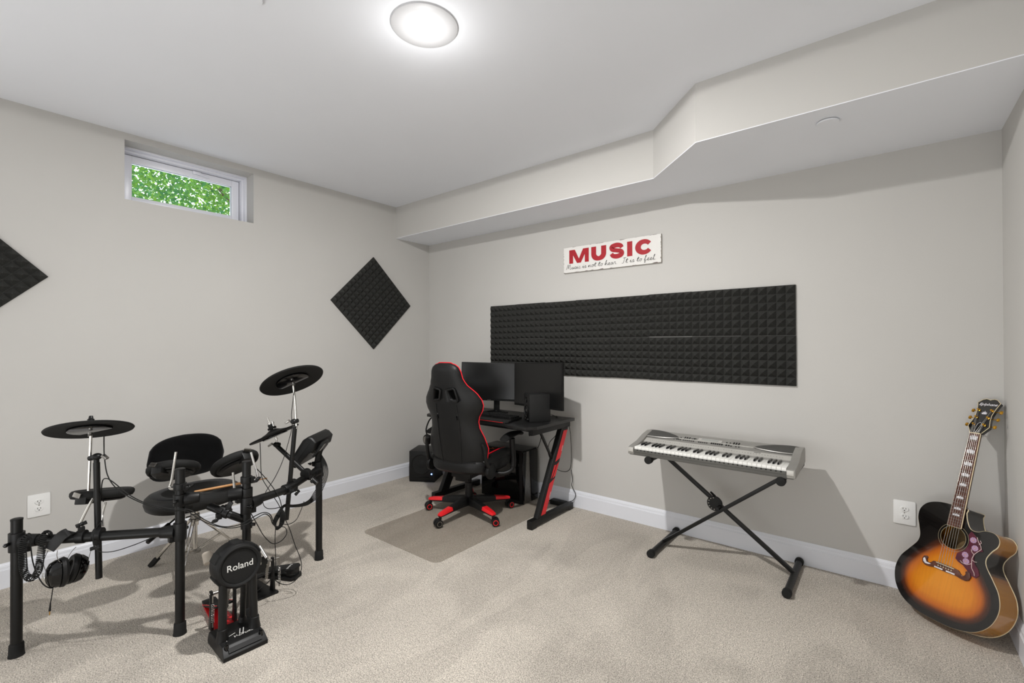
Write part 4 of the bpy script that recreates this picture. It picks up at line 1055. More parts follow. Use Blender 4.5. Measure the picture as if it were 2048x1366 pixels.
cymbal('black rubber cymbal pad on the left boom pole, above the wall outlet', (0.9549, -2.821, 0.9555), ntilt(165, 21), .153, 'crash and ride cymbal pads')
cymbal('black rubber cymbal pad raised highest on the right boom pole', (1.2225, -2.0417, 1.1376), ntilt(185, 32), .160, 'crash and ride cymbal pads')
hh = cymbal('smaller black hi-hat cymbal pad seen edge-on beside the right pole', (0.9511, -2.014, 0.8015), ntilt(215, 24), .135, None, .012)
hh.name = 'hihat_pad'
MB().cyl((0, 0, .036), (0, 0, .055), .016).cyl((0, 0, .024), (0, 0, .036), .024).build('hihat_clutch', M_RUBBER, hh, bev=.001)
MB().cyl((0, 0, .050), (0, 0, .064), .012).cyl((.012, 0, .058), (.026, 0, .058), .003, n=8).cyl((0, 0, .064), (0, 0, .098), .0045, n=12).build('clutch_rod', M_CHROME, hh)
def tom(label, c, n, r, rdir):
    t = disc_thing('drum_pad', label, 'drum pad', c, n, None, 'round rubber drum pads')
    MB().lathe([(r*.86, -.010), (r*.93, -.020), (r, -.018), (r+.006, -.006), (r+.006, .006), (r, .014), (r*.92, .017), (r*.86, .014)], n=64).build('rubber_rim', M_RUBBER, t, ang=60)
    MB().lathe([(.02, .011), (r*.88, .011), (r*.88, .013), (.02, .013)], n=56).build('drum_head', M_DKGREY, t)
    MB().lathe([(r*.90, -.010), (r*.82, -.022), (r*.55, -.030), (r*.2, -.032), (.004, -.032)], n=56).build('shell', M_BPLAST, t)
    MB().lathe([(r*.62, -.033), (r*.66, -.035), (r*.74, -.031), (r*.78, -.027)], n=56).build('shell_ring', M_DKGREY, t)
    d = (Matrix(t.matrix_world).to_3x3().transposed() @ V(rdir)); d.z = 0; d.normalize(); s = V((-d.y, d.x, 0))
    MB().box(d*(r*.80)-V((0, 0, .016)), (.05, .05, .05), Matrix.Rotation(math.atan2(d.y, d.x), 3, 'Z')).build('rod_holder', M_BPLAST, t, bev=.004)
    MB().bar(d*(r+.018)+s*.012-V((0, 0, .004)), d*(r+.018)-s*.020+V((0, 0, .006)), .006, .020, (1, 0, 0)).build('wing_bolt', M_STEEL, t, bev=.002)
    return t
bpy.context.view_layer.update()
tom('flat round drum pad mounted on the second rack post, in front of the throne backrest', (0.9837, -2.5136, 0.7017), ntilt(158, 29), .106, -FWD)
tom('tilted round drum pad mounted beside the third rack post', (1.122, -2.2866, 0.7078), ntilt(188, 38), .106, RIGHT-FWD*.5)
tom('lowest small drum pad below the left cymbal pad', (0.8523, -2.7601, 0.6206), ntilt(140, 12), .112, -FWD)

# ---------------------------------------------------------------- drum module
Rn = (-RIGHT*.80+UP*.60); Ru = (RIGHT*.60+UP*.80)
md_ = thing('drum_module', 'black drum sound module tilted on top of the right rack post with cables plugged in', 'drum module', mtx=axes((0.9506, -1.7824, 0.6696), FWD, Ru))
# local x = away from the camera, y = up the face, z = ?
sgn = 1 if FWD.cross(Ru).dot(Rn) > 0 else -1
prf = [(-.118, .0), (-.112, .030), (-.03, .044), (.07, .052), (.112, .036), (.120, .010), (.112, -.030), (.06, -.050), (.02, -.034), (-.085, -.028), (-.112, -.018)]
mb = MB(); rs = []
for x, sc_ in ((-.135, .82), (-.125, .90), (.125, .90), (.135, .82)):
    rs.append([V((x, p[0]*sc_, sgn*p[1]*sc_)) for p in prf])
mb.loft(rs).build('module_case', M_BPLAST, md_, bev=.003)
MB().prism([(-.095, .0), (.095, .0), (.085, .028), (-.085, .022)], (-.136, .0, 0), (0, 1, 0), (0, 0, sgn), .0008).build('end_panel', M_DKGREY, md_)
jk = MB()
for k in range(8): jk.cyl((-.10+k*.027, .02, -sgn*.032), (-.10+k*.027, .02, -sgn*.046), .006, n=10)
jk.build('jack_plugs', M_STEEL, md_)
MB().box((-.06, .085, -sgn*.055), (.09, .055, .02)).build('rear_bump', M_BPLAST, md_, bev=.004)
MB().box((-.05, .045, -sgn*.058), (.12, .075, .010)).cyl((-.05, .02, -sgn*.06), (-.05, -.03, -sgn*.085), .014).build('mount_plate', M_STEEL if False else M_DKGREY, md_, bev=.003)
MB().box((-.10, .088, -sgn*.068), (.020, .05, .002)).build('label_plate', M_STEEL, md_)
RB().tube(catmull([at(P4, .59), at(P4, .64), (1.03, -1.7698, 0.6784)], 5), .017, 14).build('module_post', M_BLACK, rk)

# ---------------------------------------------------------------- kick drum tower
kt = thing('kick_drum_pad', 'black kick drum pad tower with round face standing at the front of the kit', 'kick drum pad', (1.507, -2.418, 0), math.radians(-2))
# local +x faces the room, y along the front edge
def kring(x0, x1, y, z): return [V((x0, -y, z)), V((x1, -y, z)), V((x1, y, z)), V((x0, y, z))]
MB().loft([kring(-.10, .103, .087, 0), kring(-.10, .103, .088, .016), kring(-.098, .072, .083, .046), kring(-.096, .066, .080, .049)]).build('base', M_BPLAST, kt, bev=.006, seg=3)
MB().box((.0895, 0, .034), (.003, .13, .019), Matrix.Rotation(math.radians(-44), 3, 'Y')).build('base_strip', M_DKGREY, kt)
for y in (-.068, .068):
    MB().cyl((.078, y, .034), (.078, y, .056), .008).cyl((.078, y, .056), (.078, y, .062), .005).build('height_bolt', M_BGLOSS, kt, bev=.001)
for y in (-.064, .064):
    tb = MB().cyl((.012, y, .045), (.004, y*.92, .31), .0165, n=24).build('front_tube', M_BLACK, kt)
    MB().lathe([(.026, 0), (.024, .012), (.021, .03), (.0195, .05), (.0165, .052)], (.012, y, .045), (0, 0, 1), 28).build('tube_socket', M_BPLAST, tb)
for y in (.045,):
    tb = MB().cyl((-.075, y, .045), (-.050, y, .30), .0125, n=20).build('rear_tube', M_BLACK, kt)
    MB().lathe([(.020, 0), (.016, .02), (.0125, .03)], (-.075, y, .045), (0, 0, 1), 24).build('tube_socket', M_BPLAST, tb)
HC_ = V((.012, 0, .347)); FD = V((1, 0, .06)).normalized()
MB().lathe([(.070, -.082), (.092, -.076), (.097, -.03), (.095, 0), (.084, .012), (.072, .010)], HC_, FD, 56).build('pad_shell', M_BPLAST, kt, ang=40)
MB().lathe([(.071, .008), (.075, .018), (.082, .020), (.087, .014), (.089, .004), (.084, .0)], HC_, FD, 64).build('hoop', M_RUBBER, kt, ang=60)
MB().lathe([(.072, .010), (.071, .0125), (.004, .0128)], HC_, FD, 56).build('drum_head', M_RUBBER, kt)
x_, y_, z_ = frame(FD)
for k in range(6):
    a = math.radians(30+60*k); d = x_*math.cos(a)+y_*math.sin(a)
    mb = MB(); c = HC_+d*.091-FD*.032; tq = FD.cross(d)
    mb.bar(c-FD*.034, c+FD*.034, .040, .018, d); mb.build('rim_lug', M_RUBBER, kt, bev=.006)
text('maker_lettering', 'Roland', .0385, M_LETTER, kt, axes(HC_+FD*.0131+V((0, .002, 0)), (0, 1, 0), (-.06, 0, 1)), .0003, offset=.0002, sx=1.0)
text('base_lettering', 'V-Drums', .022, M_LETTER, kt, axes((.028, .012, .0495), (0, 1, 0), (-1, 0, 0)), .0003, shear=.5, sx=1.0)
sw = MB()
for k in range(2): sw.bar((.028, -.002+k*.014, .0496), (-.018, .016+k*.014, .0496), .003, .0004)
sw.bar((.014, -.055, .0496), (.0, -.010, .0496), .003, .0004); sw.bar((.040, -.055, .0496), (.014, -.055, .0496), .002, .0004)
sw.build('base_emblem', M_LETTER, kt)

# ---------------------------------------------------------------- foot pedals
def pedal(label, loc, rz, base_mat, beater, side):
    t = thing('bass_drum_pedal', label, 'drum pedal', loc, rz, 'foot pedals behind the kick pad')
    # local +x toe direction
    MB().prism([(-.19, -.028), (.02, -.042), (.13, -.052), (.13, .052), (.02, .042), (-.19, .028)], (0, 0, .002), (1, 0, 0), (0, 1, 0), .009).build('base_plate', base_mat, t, bev=.002)
    fb = MB(); a = V((-.125, 0, .024)); b = V((.085, 0, .098)); fb.bar(a, b, .078, .010)
    o = fb.build('footboard', M_BPLAST, t, bev=.003)
    rr = MB(); dd = (b-a).normalized(); nn = V((-dd.z, 0, dd.x))
    for k in range(12): rr.box(a+dd*(.025+.0155*k)+nn*.006, (.006, .055, .003), Matrix.Rotation(-math.atan2(dd.z, dd.x), 3, 'Y'))
    rr.build('grip_ridges', M_DKGREY, o)
    MB().bar(a+nn*.0055+V((0, .036, 0)), b+nn*.0055+V((0, .036, 0)), .004, .002).bar(a+nn*.0055-V((0, .036, 0)), b+nn*.0055-V((0, .036, 0)), .004, .002).build('side_line', M_RED if base_mat is M_RED else M_DKGREY, o)
    MB().prism([(-.19, -.030), (-.125, -.032), (-.125, .032), (-.19, .030)], (0, 0, .012), (1, 0, 0), (0, 1, 0), .012).build('heel_plate', M_BPLAST, t, bev=.003)
    for s in (-1, 1):
        MB().prism([(.07, .008), (.115, .008), (.105, .10), (.102, .185), (.082, .185), (.084, .10)], (0, s*.048-.006, 0), (1, 0, 0), (0, 0, 1), -.012 if False else .012).build('frame_post', M_BPLAST, t, bev=.003)
        sp = []
        for k in range(90):
            aa = k/90*2*PI*11; sp.append((.118+.006*math.cos(aa), s*.060+.006*math.sin(aa), .05+.085*k/90))
        MB().tube(sp, .0013, 5).build('spring', M_CHROME, t)
        MB().cyl((.118, s*.060, .14), (.118, s*.060, .175), .003, n=8).cyl((.118, s*.06, .03), (.118, s*.06, .05), .0035, n=8).build('spring_rod', M_STEEL, t)
    MB().cyl((.094, -.068, .172), (.094, .068, .172), .0065, n=14).lathe([(.020, -.012), (.024, -.010), (.024, .010), (.020, .012)], (.094, 0, .172), (0, 1, 0), 28).build('axle_cam', M_STEEL, t)
    chn = MB()
    for k in range(14):
        z = .17-.0062*k; chn.box((.1185-.0012*k, 0, z), (.005, .012 if k % 2 else .016, .0045))
    chn.build('chain', M_STEEL, t)
    if beater:
        c = V((-.085, -.028, .262))
        MB().cyl((.094, side*.02, .172), c, .0035, n=10).build('beater_rod', M_CHROME, t)
        MB().cyl(c+V((-.026, 0, .026)), c+V((.012, 0, -.012)), .021, n=28).build('beater_head', mat('beater_felt', srgb(200, 190, 176), .7) if side > 0 else M_CHROME, t, bev=.003)
    return t
pedal('drum pedal with a bright red base plate directly behind the kick pad', (1.235, -2.395, 0), math.radians(-4), M_RED, True, 1)
p2_ = pedal('all-black drum pedal with chain and springs, right of the red-based pedal', (1.10, -2.165, 0), math.radians(0), M_BPLAST, False, -1)
# drive shaft linking both pedals
ds = thing('pedal_drive_shaft', 'steel linkage shaft joining the two drum pedals behind the kick pad', 'drive shaft', (0, 0, 0))
MB().cyl((1.325, -2.33, .172), (1.20, -2.235, .172), .008, n=14).build('shaft', M_STEEL, ds)
MB().sphere((1.325, -2.33, .172), .014, 10).sphere((1.20, -2.235, .172), .014, 10).build('universal_joint', M_STEEL, ds)
tw = thing('pedal_beater', 'chrome twin beater assembly leaning up behind the kick pad', 'pedal beater', (0, 0, 0))
MB().cyl((1.215, -2.21, .175), (1.2074, -2.189, 0.2482), .004, n=10).cyl((1.1868, -2.1928, 0.2621), (1.2359, -2.1786, 0.211), .0095, n=18).build('beater', M_CHROME, tw)
MB().sphere((1.2059, -2.2155, 0.1898), .030, 14, (1, .8, 1)).build('beater_weight', M_CHROME, tw)
MB().lathe([(.034, -.006), (.040, -.004), (.040, .004), (.034, .006)], (1.2219, -2.2025, 0.1794), RIGHT*.9-FWD*.4, 36).build('chain_wheel', M_BPLAST, tw)
# hi-hat controller
hc = thing('hihat_controller_pedal', 'black flat hi-hat control pedal on the carpet at the right of the pedals', 'hi-hat pedal', (1.055, -2.025, 0), math.radians(28))
MB().prism([(-.13, -.036), (-.05, -.040), (.10, -.046), (.115, -.03), (.115, .03), (.10, .046), (-.05, .040), (-.13, .036)], (0, 0, 0), (1, 0, 0), (0, 1, 0), .018).build('base', M_BPLAST, hc, bev=.004)
MB().prism([(-.12, .022), (-.10, .030), (.09, .070), (.105, .062), (.105, .052), (-.11, .016)], (0, -.036, 0), (1, 0, 0), (0, 0, 1), -.072).build('footboard', M_RUBBER, hc, bev=.004)
MB().box((.08, 0, .035), (.035, .07, .035)).build('sensor_box', M_BPLAST, hc, bev=.003)
text('maker_lettering', 'Roland', .020, M_LETTER, hc, axes((.065, -.010, .0662), (.2, -1, 0), (1, .2, .21)), .0003)

# ---------------------------------------------------------------- drum throne
th = thing('drum_throne', 'black velvet-topped drum throne with backrest and chrome tripod legs behind the kit', 'drum throne', (.575, -2.30, 0), math.radians(8))
def seat_ring(hx, hy, z, e=2.4): return sup(hx, hy, z, e, 48)
MB().loft([seat_ring(.10, .10, .392), seat_ring(.165, .20, .388), seat_ring(.192, .232, .398), seat_ring(.198, .240, .425), seat_ring(.195, .236, .452), seat_ring(.180, .220, .468), seat_ring(.17, .21, .470)]).build('seat_side', M_VINYLB, th, ang=60)
MB().loft([seat_ring(.172, .212, .466), seat_ring(.165, .205, .474), seat_ring(.13, .16, .470), seat_ring(.08, .10, .466), seat_ring(.02, .03, .464)]).build('seat_top', M_VELVET, th, ang=60)
ob = MB(); ob.tube([(.085+.022*math.cos(a), -.02+.036*math.sin(a), .4735) for a in [2*PI*k/28 for k in range(28)]], .0012, 5, closed=True)
for k in range(6): ob.box((.085, -.042+k*.009, .4738), (.014, .003, .0012))
ob.build('seat_emblem', M_LETTER, th)
MB().cyl((0, 0, .12), (0, 0, .39), .0125, n=20).cyl((0, 0, .26), (0, 0, .345), .019).build('seat_post', M_CHROME, th)
MB().lathe([(.0195, 0), (.024, .004), (.024, .022), (.0195, .026)], (0, 0, .305), (0, 0, 1), 24).cyl((0, -.02, .318), (0, -.05, .318), .005, n=8).build('height_clamp', M_STEEL, th)
for k, wa in enumerate((212, 328, 95)):
    a = math.radians(wa)-math.radians(8); d = V((math.cos(a), math.sin(a), 0)); s = V((-d.y, d.x, 0))
    lg = MB()
    for q in (-1, 1): lg.bar(d*.020+s*.008*q+V((0, 0, .30)), d*.262+s*.008*q+V((0, 0, .035)), .004, .014)
    for q in (-1, 1): lg.bar(d*.018+s*.008*q+V((0, 0, .115)), d*.145+s*.008*q+V((0, 0, .165)), .003, .010)
    leg = lg.build('leg', M_CHROME, th, bev=.001)
    MB().bar(d*.245+V((0, 0, .052)), d*.290+V((0, 0, .003)), .030, .026).build('rubber_foot', M_RUBBER, leg, bev=.005)
MB().lathe([(.016, 0), (.030, .002), (.030, .014), (.016, .018)], (0, 0, .10), (0, 0, 1), 28).lathe([(.016, 0), (.030, .002), (.030, .014), (.016, .018)], (0, 0, .285), (0, 0, 1), 28).build('tripod_collar', M_STEEL, th)
# backrest pad on a bar
bb = [V((-.205, 0, .40)), V((-.265, 0, .44)), V((-.275, 0, .60))]
MB().bar((-.05, 0, .385), (-.235, .04, .385), .035, .012).bar((-.235, .04, .382), (-.262, .045, .62), .030, .012, (1, 0, 0)).build('backrest_bar', M_BLACK, th, bev=.003)
rs = []
for k in range(25):
    y = -.215+.43*k/24; u = abs(y)/.215; hz = .122*(max(0, 1-u**3.2))**.4+.012; tk_ = .032*(max(0, 1-u**5))**.5+.005
    cx_ = -.265+.9*y*y
    rs.append([V((cx_+tk_*math.cos(a)*1, y+.062, .612+hz*abs(math.sin(a))**.75*(1 if math.sin(a) > 0 else -1)+.010*(1-u))) for a in [2*PI*j/24 for j in range(24)]])
MB().loft(rs).build('backrest', M_VELVET, th, ang=70)
MB().cyl((.02, -.05, .375), (.10, -.22, .315), .005, n=8).cyl((.075, -.165, .333), (.13, -.285, .29), .011, n=12).build('seat_lever', M_BPLAST, th)

# drumstick
sA = V((0.6801, -2.3366, 0.483)); sB = V((0.7066, -2.1109, 0.483)); dS = (sB-sA).normalized()
tag(MB().tube([sA, sA+dS*.003, sA+dS*.03, sA+dS*.27, sA+dS*.33, sA+dS*.365, sA+dS*.372, sA+dS*.38, sA+dS*.384], [.004, .0065, .0073, .0073, .0045, .003, .0045, .0045, .002], 14).build('drumstick', M_STICK), 'wooden drumstick lying across the throne seat', 'drumstick')

# ---------------------------------------------------------------- headphones on the rack
hp2 = thing('drum_headphones', 'black padded headphones hanging from the left rack pipe', 'headphones', (0, 0, 0))
hA = V((0.9993, -2.9353, 0.3501)); hB = V((0.9601, -2.864, 0.3325)); ha_ = (-FWD*.80-RIGHT*.50+UP*.05).normalized()
def bigcup(c, ax, name):
    o = MB().lathe([(.006, .034), (.022, .032), (.038, .022), (.0455, .004), (.046, -.006), (.042, -.010)], c, ax, 40, .96, 1.25, xdir=RIGHT).build('ear_shell', M_BGLOSS, hp2)
    MB().lathe([(.040, -.008), (.048, -.010), (.050, -.022), (.044, -.032), (.030, -.030), (.026, -.020), (.02, -.018)], c, ax, 40, .96, 1.25, xdir=RIGHT).build('ear_cushion', M_LEATHER, o)
    return o
ea = bigcup(hA, ha_, 'a'); eb = bigcup(hB, FWD*.70+RIGHT*.45-UP*.30, 'b')
text('cup_lettering', 'VIC\nFIRTH', .0135, M_LETTER, hp2, axes(hA+ha_*.0335+V((0, 0, .002))-RIGHT*.010, RIGHT.cross(ha_).cross(ha_)*-1 if False else (RIGHT-ha_*RIGHT.dot(ha_)), UP-ha_*UP.dot(ha_)), .0008, offset=.0005)
bnd = catmull([(0.9962, -2.9578, 0.4588), (0.9987, -2.943, 0.4776), (1.0045, -2.9193, 0.5074), (1.0038, -2.8942, 0.5142), (0.9694, -2.8704, 0.4914)], 6)
mb = MB(); rs = []
for i, p in enumerate(bnd):
    t = (bnd[min(i+1, len(bnd)-1)]-bnd[max(i-1, 0)]).normalized(); w_ = V((RIGHT*.8+FWD*.3-UP*.35)); w_ = (w_-t*w_.dot(t)).normalized(); nn = t.cross(w_)
    rs.append([p+w_*.020+nn*.004, p+w_*.020-nn*.003, p-w_*.020-nn*.003, p-w_*.020+nn*.004])
mb.loft(rs).build('headband', M_LEATHER, hp2, bev=.001)
wr = MB()
for pts in ([(0.9929, -2.9604, 0.4546), (0.9707, -2.9715, 0.4038), (0.963, -2.9646, 0.3608)], [(1.0171, -2.9345, 0.4522), (1.0153, -2.9357, 0.429), (1.0148, -2.9295, 0.4055), (1.0276, -2.9127, 0.384)], [(0.9827, -2.8722, 0.4363), (0.9518, -2.884, 0.4078), (0.9224, -2.8946, 0.3681)], [(1.0204, -2.8288, 0.4186), (1, -2.8322, 0.381), (0.9812, -2.8342, 0.3476)]):
    wr.tube(catmull(pts, 5), .0012, 6)
wr.build('band_wires', M_STEEL, hp2)
yk = MB().bar((0.983, -2.8329, 0.3609), (0.9724, -2.8411, 0.3165), .008, .012).build('cup_yoke', M_BPLAST, hp2, bev=.002)
# coiled headphone cable
U = catmull([(0.9446, -3.0062, 0.5222), (0.9505, -3.027, 0.5096), (0.96, -3.032, 0.4724), (0.9613, -3.0306, 0.4206), (0.9643, -3.0279, 0.3834), (0.9771, -3.0174, 0.3585), (0.9932, -3.0044, 0.3584), (0.9952, -2.9901, 0.3783), (1.0019, -2.985, 0.422), (0.9945, -2.9785, 0.4738), (0.9821, -2.9758, 0.5052), (0.9655, -2.9636, 0.5202), (0.9332, -2.951, 0.5015)], 10)
tot = 0; Ls = [0]
for a, b in zip(U, U[1:]): tot += (b-a).length; Ls.append(tot)
hel = []; NT = 62; steps = NT*9; j = 0
xx, yy, zz_ = frame(U[1]-U[0])
for k in range(steps):
    l = tot*k/steps
    while Ls[j+1] < l: j += 1
    p = U[j].lerp(U[j+1], (l-Ls[j])/(Ls[j+1]-Ls[j])); t = (U[min(j+2, len(U)-1)]-U[j]).normalized()
    xx = (xx-t*xx.dot(t)).normalized(); yy = t.cross(xx); a = 2*PI*NT*k/steps
    hel.append(p+(xx*math.cos(a)+yy*math.sin(a))*.0120)
tag(MB().tube(hel, .0021, 6).build('coiled_cable', M_RUBBER), 'black coiled headphone cable looped over the left end of the rack pipe', 'cable')
g = None
cable([(0.9556, -3.0101, 0.5158), (0.9586, -3.0073, 0.4677), (0.9792, -3.0033, 0.4158), (1.0078, -2.9928, 0.3687), (1.0143, -2.9743, 0.3221), (1.0121, -2.9503, 0.299), (1.013, -2.9368, 0.3148)], .0022, 'smooth black cable curving under the drum headphones', 'headphone_cable')
pc_ = thing('headphone_plug', 'black cable end with plug dangling below the drum headphones', 'cable', (0, 0, 0))
MB().tube(catmull([(1.0154, -2.9476, 0.3011), (1.0103, -2.9515, 0.2591), (1.0069, -2.9541, 0.2359)], 5), .0018, 6).build('lead', M_RUBBER, pc_)
MB().cyl((1.0069, -2.9541, 0.238), (1.0042, -2.956, 0.2023), .0022, .0042, 12).build('plug_body', M_BPLAST, pc_)
MB().cyl((1.0042, -2.956, 0.2023), (1.0033, -2.9566, 0.1855), .0016, n=8).build('plug_tip', M_GOLD, pc_)

# ---------------------------------------------------------------- drum cables
def dc(pts, label, r=.0023, grp=None): cable(pts, r, label, 'audio_cable', group=grp)
dc([(1.002, -2.7828, 0.9102), (1.0018, -2.7827, 0.8697), (1.0164, -2.7834, 0.8157), (1.0395, -2.7771, 0.74), (1.0817, -2.7556, 0.6849), (1.146, -2.7163, 0.6436), (1.2236, -2.6664, 0.6115), (1.268, -2.6048, 0.5821), (1.2998, -2.5534, 0.5747), (1.3166, -2.5139, 0.5357), (1.3467, -2.4637, 0.496), (1.3758, -2.4015, 0.4702), (1.387, -2.3412, 0.4684), (1.3803, -2.2825, 0.485), (1.3668, -2.242, 0.4872), (1.3652, -2.2175, 0.4649), (1.354, -2.2005, 0.4249), (1.3427, -2.1709, 0.393)], 'long black cable running from the left cymbal pad past the rack posts')
dc([(0.9329, -2.7721, 0.5981), (0.9919, -2.7892, 0.6556), (1.022, -2.791, 0.7133), (1.0491, -2.7822, 0.7273), (1.078, -2.7652, 0.7131), (1.1524, -2.7176, 0.6541), (1.2299, -2.6679, 0.6198), (1.2767, -2.5978, 0.5909), (1.3138, -2.5422, 0.5791), (1.343, -2.4926, 0.5265), (1.3711, -2.4311, 0.4851), (1.3795, -2.3601, 0.4747), (1.3853, -2.2914, 0.4984), (1.363, -2.2451, 0.4946), (1.3672, -2.2159, 0.4748), (1.3495, -2.1912, 0.4135)], 'black cable joining from the low drum pad beside the left pole')
dc([(0.9815, -2.7839, 0.5278), (1.0612, -2.8223, 0.5145), (1.0808, -2.8319, 0.4686), (1.0974, -2.8183, 0.4319), (1.1201, -2.7742, 0.4206), (1.1754, -2.717, 0.4422), (1.2438, -2.6621, 0.477)], 'thin cable sagging beneath the left rack pipe', .0018)
dc([(0.8868, -2.0654, 0.7431), (1.0148, -2.1161, 0.7012), (1.1216, -2.1581, 0.6441), (1.1821, -2.1733, 0.6048), (1.2517, -2.1553, 0.5351), (1.3022, -2.1399, 0.4768), (1.3139, -2.13, 0.4069)], 'thin cable dropping straight down from the hi-hat pad', .002)
dc([(1.2349, -2.0313, 1.0775), (1.2481, -2.0459, 1.0199), (1.2513, -2.0556, 0.9403), (1.2631, -2.0586, 0.8827), (1.2401, -2.0637, 0.8055), (1.2345, -2.0932, 0.7027), (1.2212, -2.129, 0.615), (1.2024, -2.1693, 0.5419), (1.2024, -2.1819, 0.4927), (1.2269, -2.1748, 0.4673), (1.2677, -2.1548, 0.4682), (1.3143, -2.1302, 0.4819)], 'thin cable curving down from the highest cymbal pad', .002)
dc([(1.3163, -2.2585, 0.7032), (1.2843, -2.2068, 0.6438), (1.2991, -2.1687, 0.5789), (1.3228, -2.1493, 0.5223), (1.3343, -2.1394, 0.4453)], 'thin cable crossing diagonally right of the third rack post', .002)
dc([(1.3755, -2.3123, 0.5165), (1.3801, -2.2824, 0.4488), (1.3833, -2.2537, 0.3873), (1.3948, -2.2185, 0.342), (1.407, -2.1829, 0.3457), (1.4083, -2.1564, 0.3722), (1.3824, -2.1518, 0.3969), (1.3325, -2.1663, 0.3942)], 'thin cable hanging in a wide loop beside the kick pad', .002)
dc([(1.324, -2.1219, 0.412), (1.3218, -2.0975, 0.3522), (1.3119, -2.0664, 0.2608), (1.3222, -2.0447, 0.1901), (1.3478, -2.0495, 0.1467), (1.3529, -2.0708, 0.1041), (1.3403, -2.1065, 0.0806), (1.3264, -2.1434, 0.0911), (1.3191, -2.1752, 0.127), (1.3154, -2.1785, 0.1728)], 'thin cable bowing far out to the carpet around the hi-hat pedal', .002)
dc([(1.304, -2.1634, 0.3812), (1.2811, -2.1557, 0.3086), (1.2621, -2.1447, 0.2219), (1.2597, -2.1462, 0.1436), (1.2391, -2.1624, 0.0915), (1.2403, -2.2126, 0.0657), (1.2255, -2.2501, 0.0459)], 'thin cable falling straight down to the drum pedals', .002)
dc([(1.2391, -2.1111, 0.0976), (1.2702, -2.0862, 0.124), (1.3111, -2.0661, 0.1287), (1.3292, -2.0643, 0.1151), (1.3004, -2.0874, 0.1074)], 'short cable loop lying over the hi-hat control pedal', .002)
dc([(1.1055, -1.9126, 0.4059), (1.19, -1.9728, 0.3922), (1.2671, -2.039, 0.374), (1.3118, -2.1058, 0.3809), (1.3221, -2.149, 0.4068)], 'thin cable swinging under the cable bundle at the right', .002)
for k in range(7):
    o = k-3; j1 = random.uniform(-2, 2)
    dc([(1.0274, -1.7717, 0.6538), V((1.0652, -1.7666, 0.5971))+RIGHT*(.004*o), V((1.1074, -1.7836, 0.5469))+RIGHT*(.006*o), V((1.1118, -1.8053, 0.4835))+RIGHT*(.006*o), V((1.1218, -1.8483, 0.4306))+RIGHT*(.005*o)-UP*.003*o, V((1.1476, -1.9044, 0.4097))-UP*(.004*o), V((1.1727, -1.9613, 0.4133))-UP*(.0025*o), V((1.2029, -2.0269, 0.4321))-UP*(.002*o), V((1.2374, -2.0892, 0.4566))-UP*.002*o,
        V((1.2775, -2.1338, 0.4358))+RIGHT*(.004*o), V((1.2796, -2.1576, 0.3966))+RIGHT*(.003*o), V((1.2875, -2.151, 0.3707))-UP*(.003*o), V((1.3057, -2.1364, 0.3862))+RIGHT*(.003*o), V((1.314, -2.1301, 0.4379))+RIGHT*(.004*o), V((1.2879, -2.1257, 0.4671))],
       'black cable in the bundle hanging from the sound module and gathered in loops', .0022, 'bundled cables from the sound module')

# ---------------------------------------------------------------- greenery outside the window
def leaf_mat(name, col, e):
    m = bpy.data.materials.new(name); m.use_nodes = True; nt = m.node_tree; b = nt.nodes['Principled BSDF']
    b.inputs['Roughness'].default_value = .6
    oi = nt.nodes.new('ShaderNodeTexNoise'); oi.inputs['Scale'].default_value = 2.2
    tc = nt.nodes.new('ShaderNodeTexCoord'); nt.links.new(tc.outputs['Object'], oi.inputs['Vector'])
    cr = nt.nodes.new('ShaderNodeValToRGB'); cr.color_ramp.elements[0].position = .38; cr.color_ramp.elements[1].position = .62
    cr.color_ramp.elements[0].color = srgb(70, 140, 80); cr.color_ramp.elements[1].color = col
    nt.links.new(oi.outputs['Fac'], cr.inputs['Fac']); nt.links.new(cr.outputs['Color'], b.inputs['Base Color'])
    tr = nt.nodes.new('ShaderNodeBsdfTranslucent'); nt.links.new(cr.outputs['Color'], tr.inputs['Color'])
    mx = nt.nodes.new('ShaderNodeMixShader'); mx.inputs['Fac'].default_value = .55
    nt.links.new(b.outputs[0], mx.inputs[1]); nt.links.new(tr.outputs[0], mx.inputs[2]); nt.links.new(mx.outputs[0], nt.nodes['Material Output'].inputs['Surface'])
    return m
M_LEAF = leaf_mat('leaves', srgb(150, 196, 60), 0)
tree = thing('leafy_tree', 'bright green leafy tree outside the basement window', 'tree', (-4.6, -1.0, 0))
rl = random.Random(11)
lv = MB()
for k in range(42000):
    c = V((rl.uniform(-1.2, 1.2), rl.uniform(-2.4, 2.6), rl.uniform(2.3, 5.0)))
    s = rl.uniform(.022, .048); a = V((rl.uniform(-1, 1), rl.uniform(-1, 1), rl.uniform(-1, 1))).normalized(); b = a.orthogonal().normalized()
    b = Quaternion(a, rl.uniform(0, 6.28)) @ b
    lv.add([c-a*s, c+b*s*.55, c+a*s, c-b*s*.55], [(0, 1, 2, 3)])
lf = lv.build('leaves', M_LEAF, tree); lf['kind'] = 'stuff'
br = MB().tube([V((-1.0, 2.2, -.3)), V((-.95, 2.1, 1.4)), V((-1, 2.0, 3.0)), V((-.9, 2.1, 4.6))], [.14, .12, .08, .03], 14)
br.build('trunk', mat('bark', srgb(96, 82, 66), .9, noise=(20, .3)), tree)
bc = MB()
for k in range(10):
    z = 2.2+.28*k; a = rl.uniform(0, 6.28); st_ = V((-1, 2.0, z)); e = V((.9*math.cos(a), 1.2*math.sin(a), z+.7)); bc.tube([st_, st_.lerp(e, .5)+V((0, 0, .06)), e], [.03, .016, .006], 8)
bc.build('branches', MATS['bark'], tree)

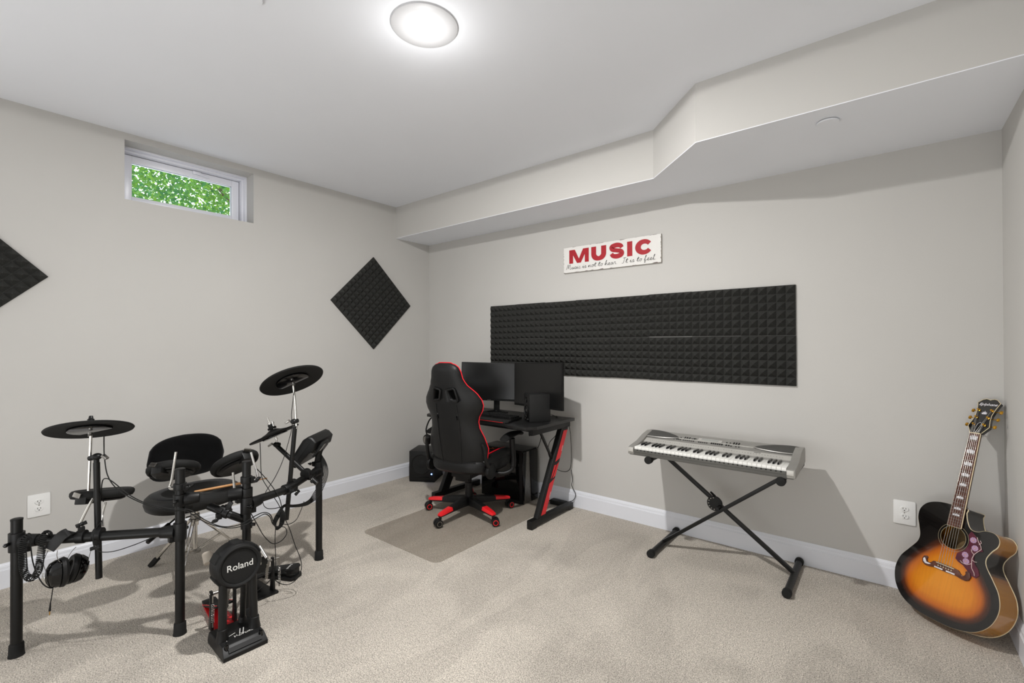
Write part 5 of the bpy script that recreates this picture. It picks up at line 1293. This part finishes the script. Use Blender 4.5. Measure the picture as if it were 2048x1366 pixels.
# ---------------------------------------------------------------- camera, light
cam = bpy.data.cameras.new('camera'); co = bpy.data.objects.new('camera', cam); COL.objects.link(co)
cam.sensor_width = 36; cam.lens = 927.2558/2048*36; cam.clip_start = .02; cam.clip_end = 60
co.matrix_world = Matrix(((0.778691, 0.005506, 0.627384, 3.7478), (0.627401, -0.002370, -0.778692, -3.2573), (-0.002800, 0.999982, -0.005300, 1.32), (0, 0, 0, 1)))
SC.camera = co

def light(name, typ, loc, energy, col=(1, 1, 1), size=.1, rot=(0, 0, 0), sy=None, spread=None):
    l = bpy.data.lights.new(name, typ); l.energy = energy; l.color = col
    if typ == 'AREA':
        l.size = size
        if sy: l.shape = 'RECTANGLE'; l.size_y = sy
        if spread: l.spread = math.radians(spread)
    elif typ == 'SUN': l.angle = math.radians(size)
    else: l.shadow_soft_size = size
    o = bpy.data.objects.new(name, l); COL.objects.link(o); o.location = loc; o.rotation_euler = rot; return o
l_ = light('ceiling_lamp_light', 'AREA', (2.236, -1.964, 2.648), 52, (1, .985, .965), .085)
l_.data.shape = 'DISK'
l_ = light('ceiling_lamp_rim_light', 'SPOT', (2.236, -1.964, 2.636), 27, (1, .985, .965), .020)
l_.data.spot_size = PI; l_.data.spot_blend = .02
light('ceiling_lamp_glow', 'POINT', (2.236, -1.964, 2.50), 1.8, (1, .99, .97), 0)
light('rear_fill_light', 'AREA', (2.1, -5.2, 1.3), 6, (1, 1, 1.0), 3.6, (math.radians(90), 0, 0), 2.2)  # added broad fill from the rear wall, no fixture there
light('rear_up_fill', 'AREA', (2.8, -4.6, .45), 33, (.97, .985, 1.0), 2.4, (math.radians(135), 0, 0), 1.3)  # added fill aimed up behind the camera to brighten ceiling and soffit
light('side_fill_light', 'AREA', (.12, -4.4, 1.3), 18, (1, 1, 1), 1.4, (math.radians(90), 0, math.radians(-75)), 2.0)  # added fill at rear left, lifts the right wall and keyboard shadow
sunl = light('sun', 'SUN', (-6, 4, 8), 4.0, (1, .96, .86), 1.5, (math.radians(20), math.radians(-28), 0))
wd = bpy.data.worlds.new('sky'); SC.world = wd; wd.use_nodes = True
bg = wd.node_tree.nodes['Background']; bg.inputs['Strength'].default_value = 2.1; bg.inputs['Color'].default_value = (.86, .93, 1, 1)
SC.view_settings.view_transform = 'Standard'; SC.view_settings.look = 'None'; SC.view_settings.exposure = 0; SC.view_settings.gamma = 1
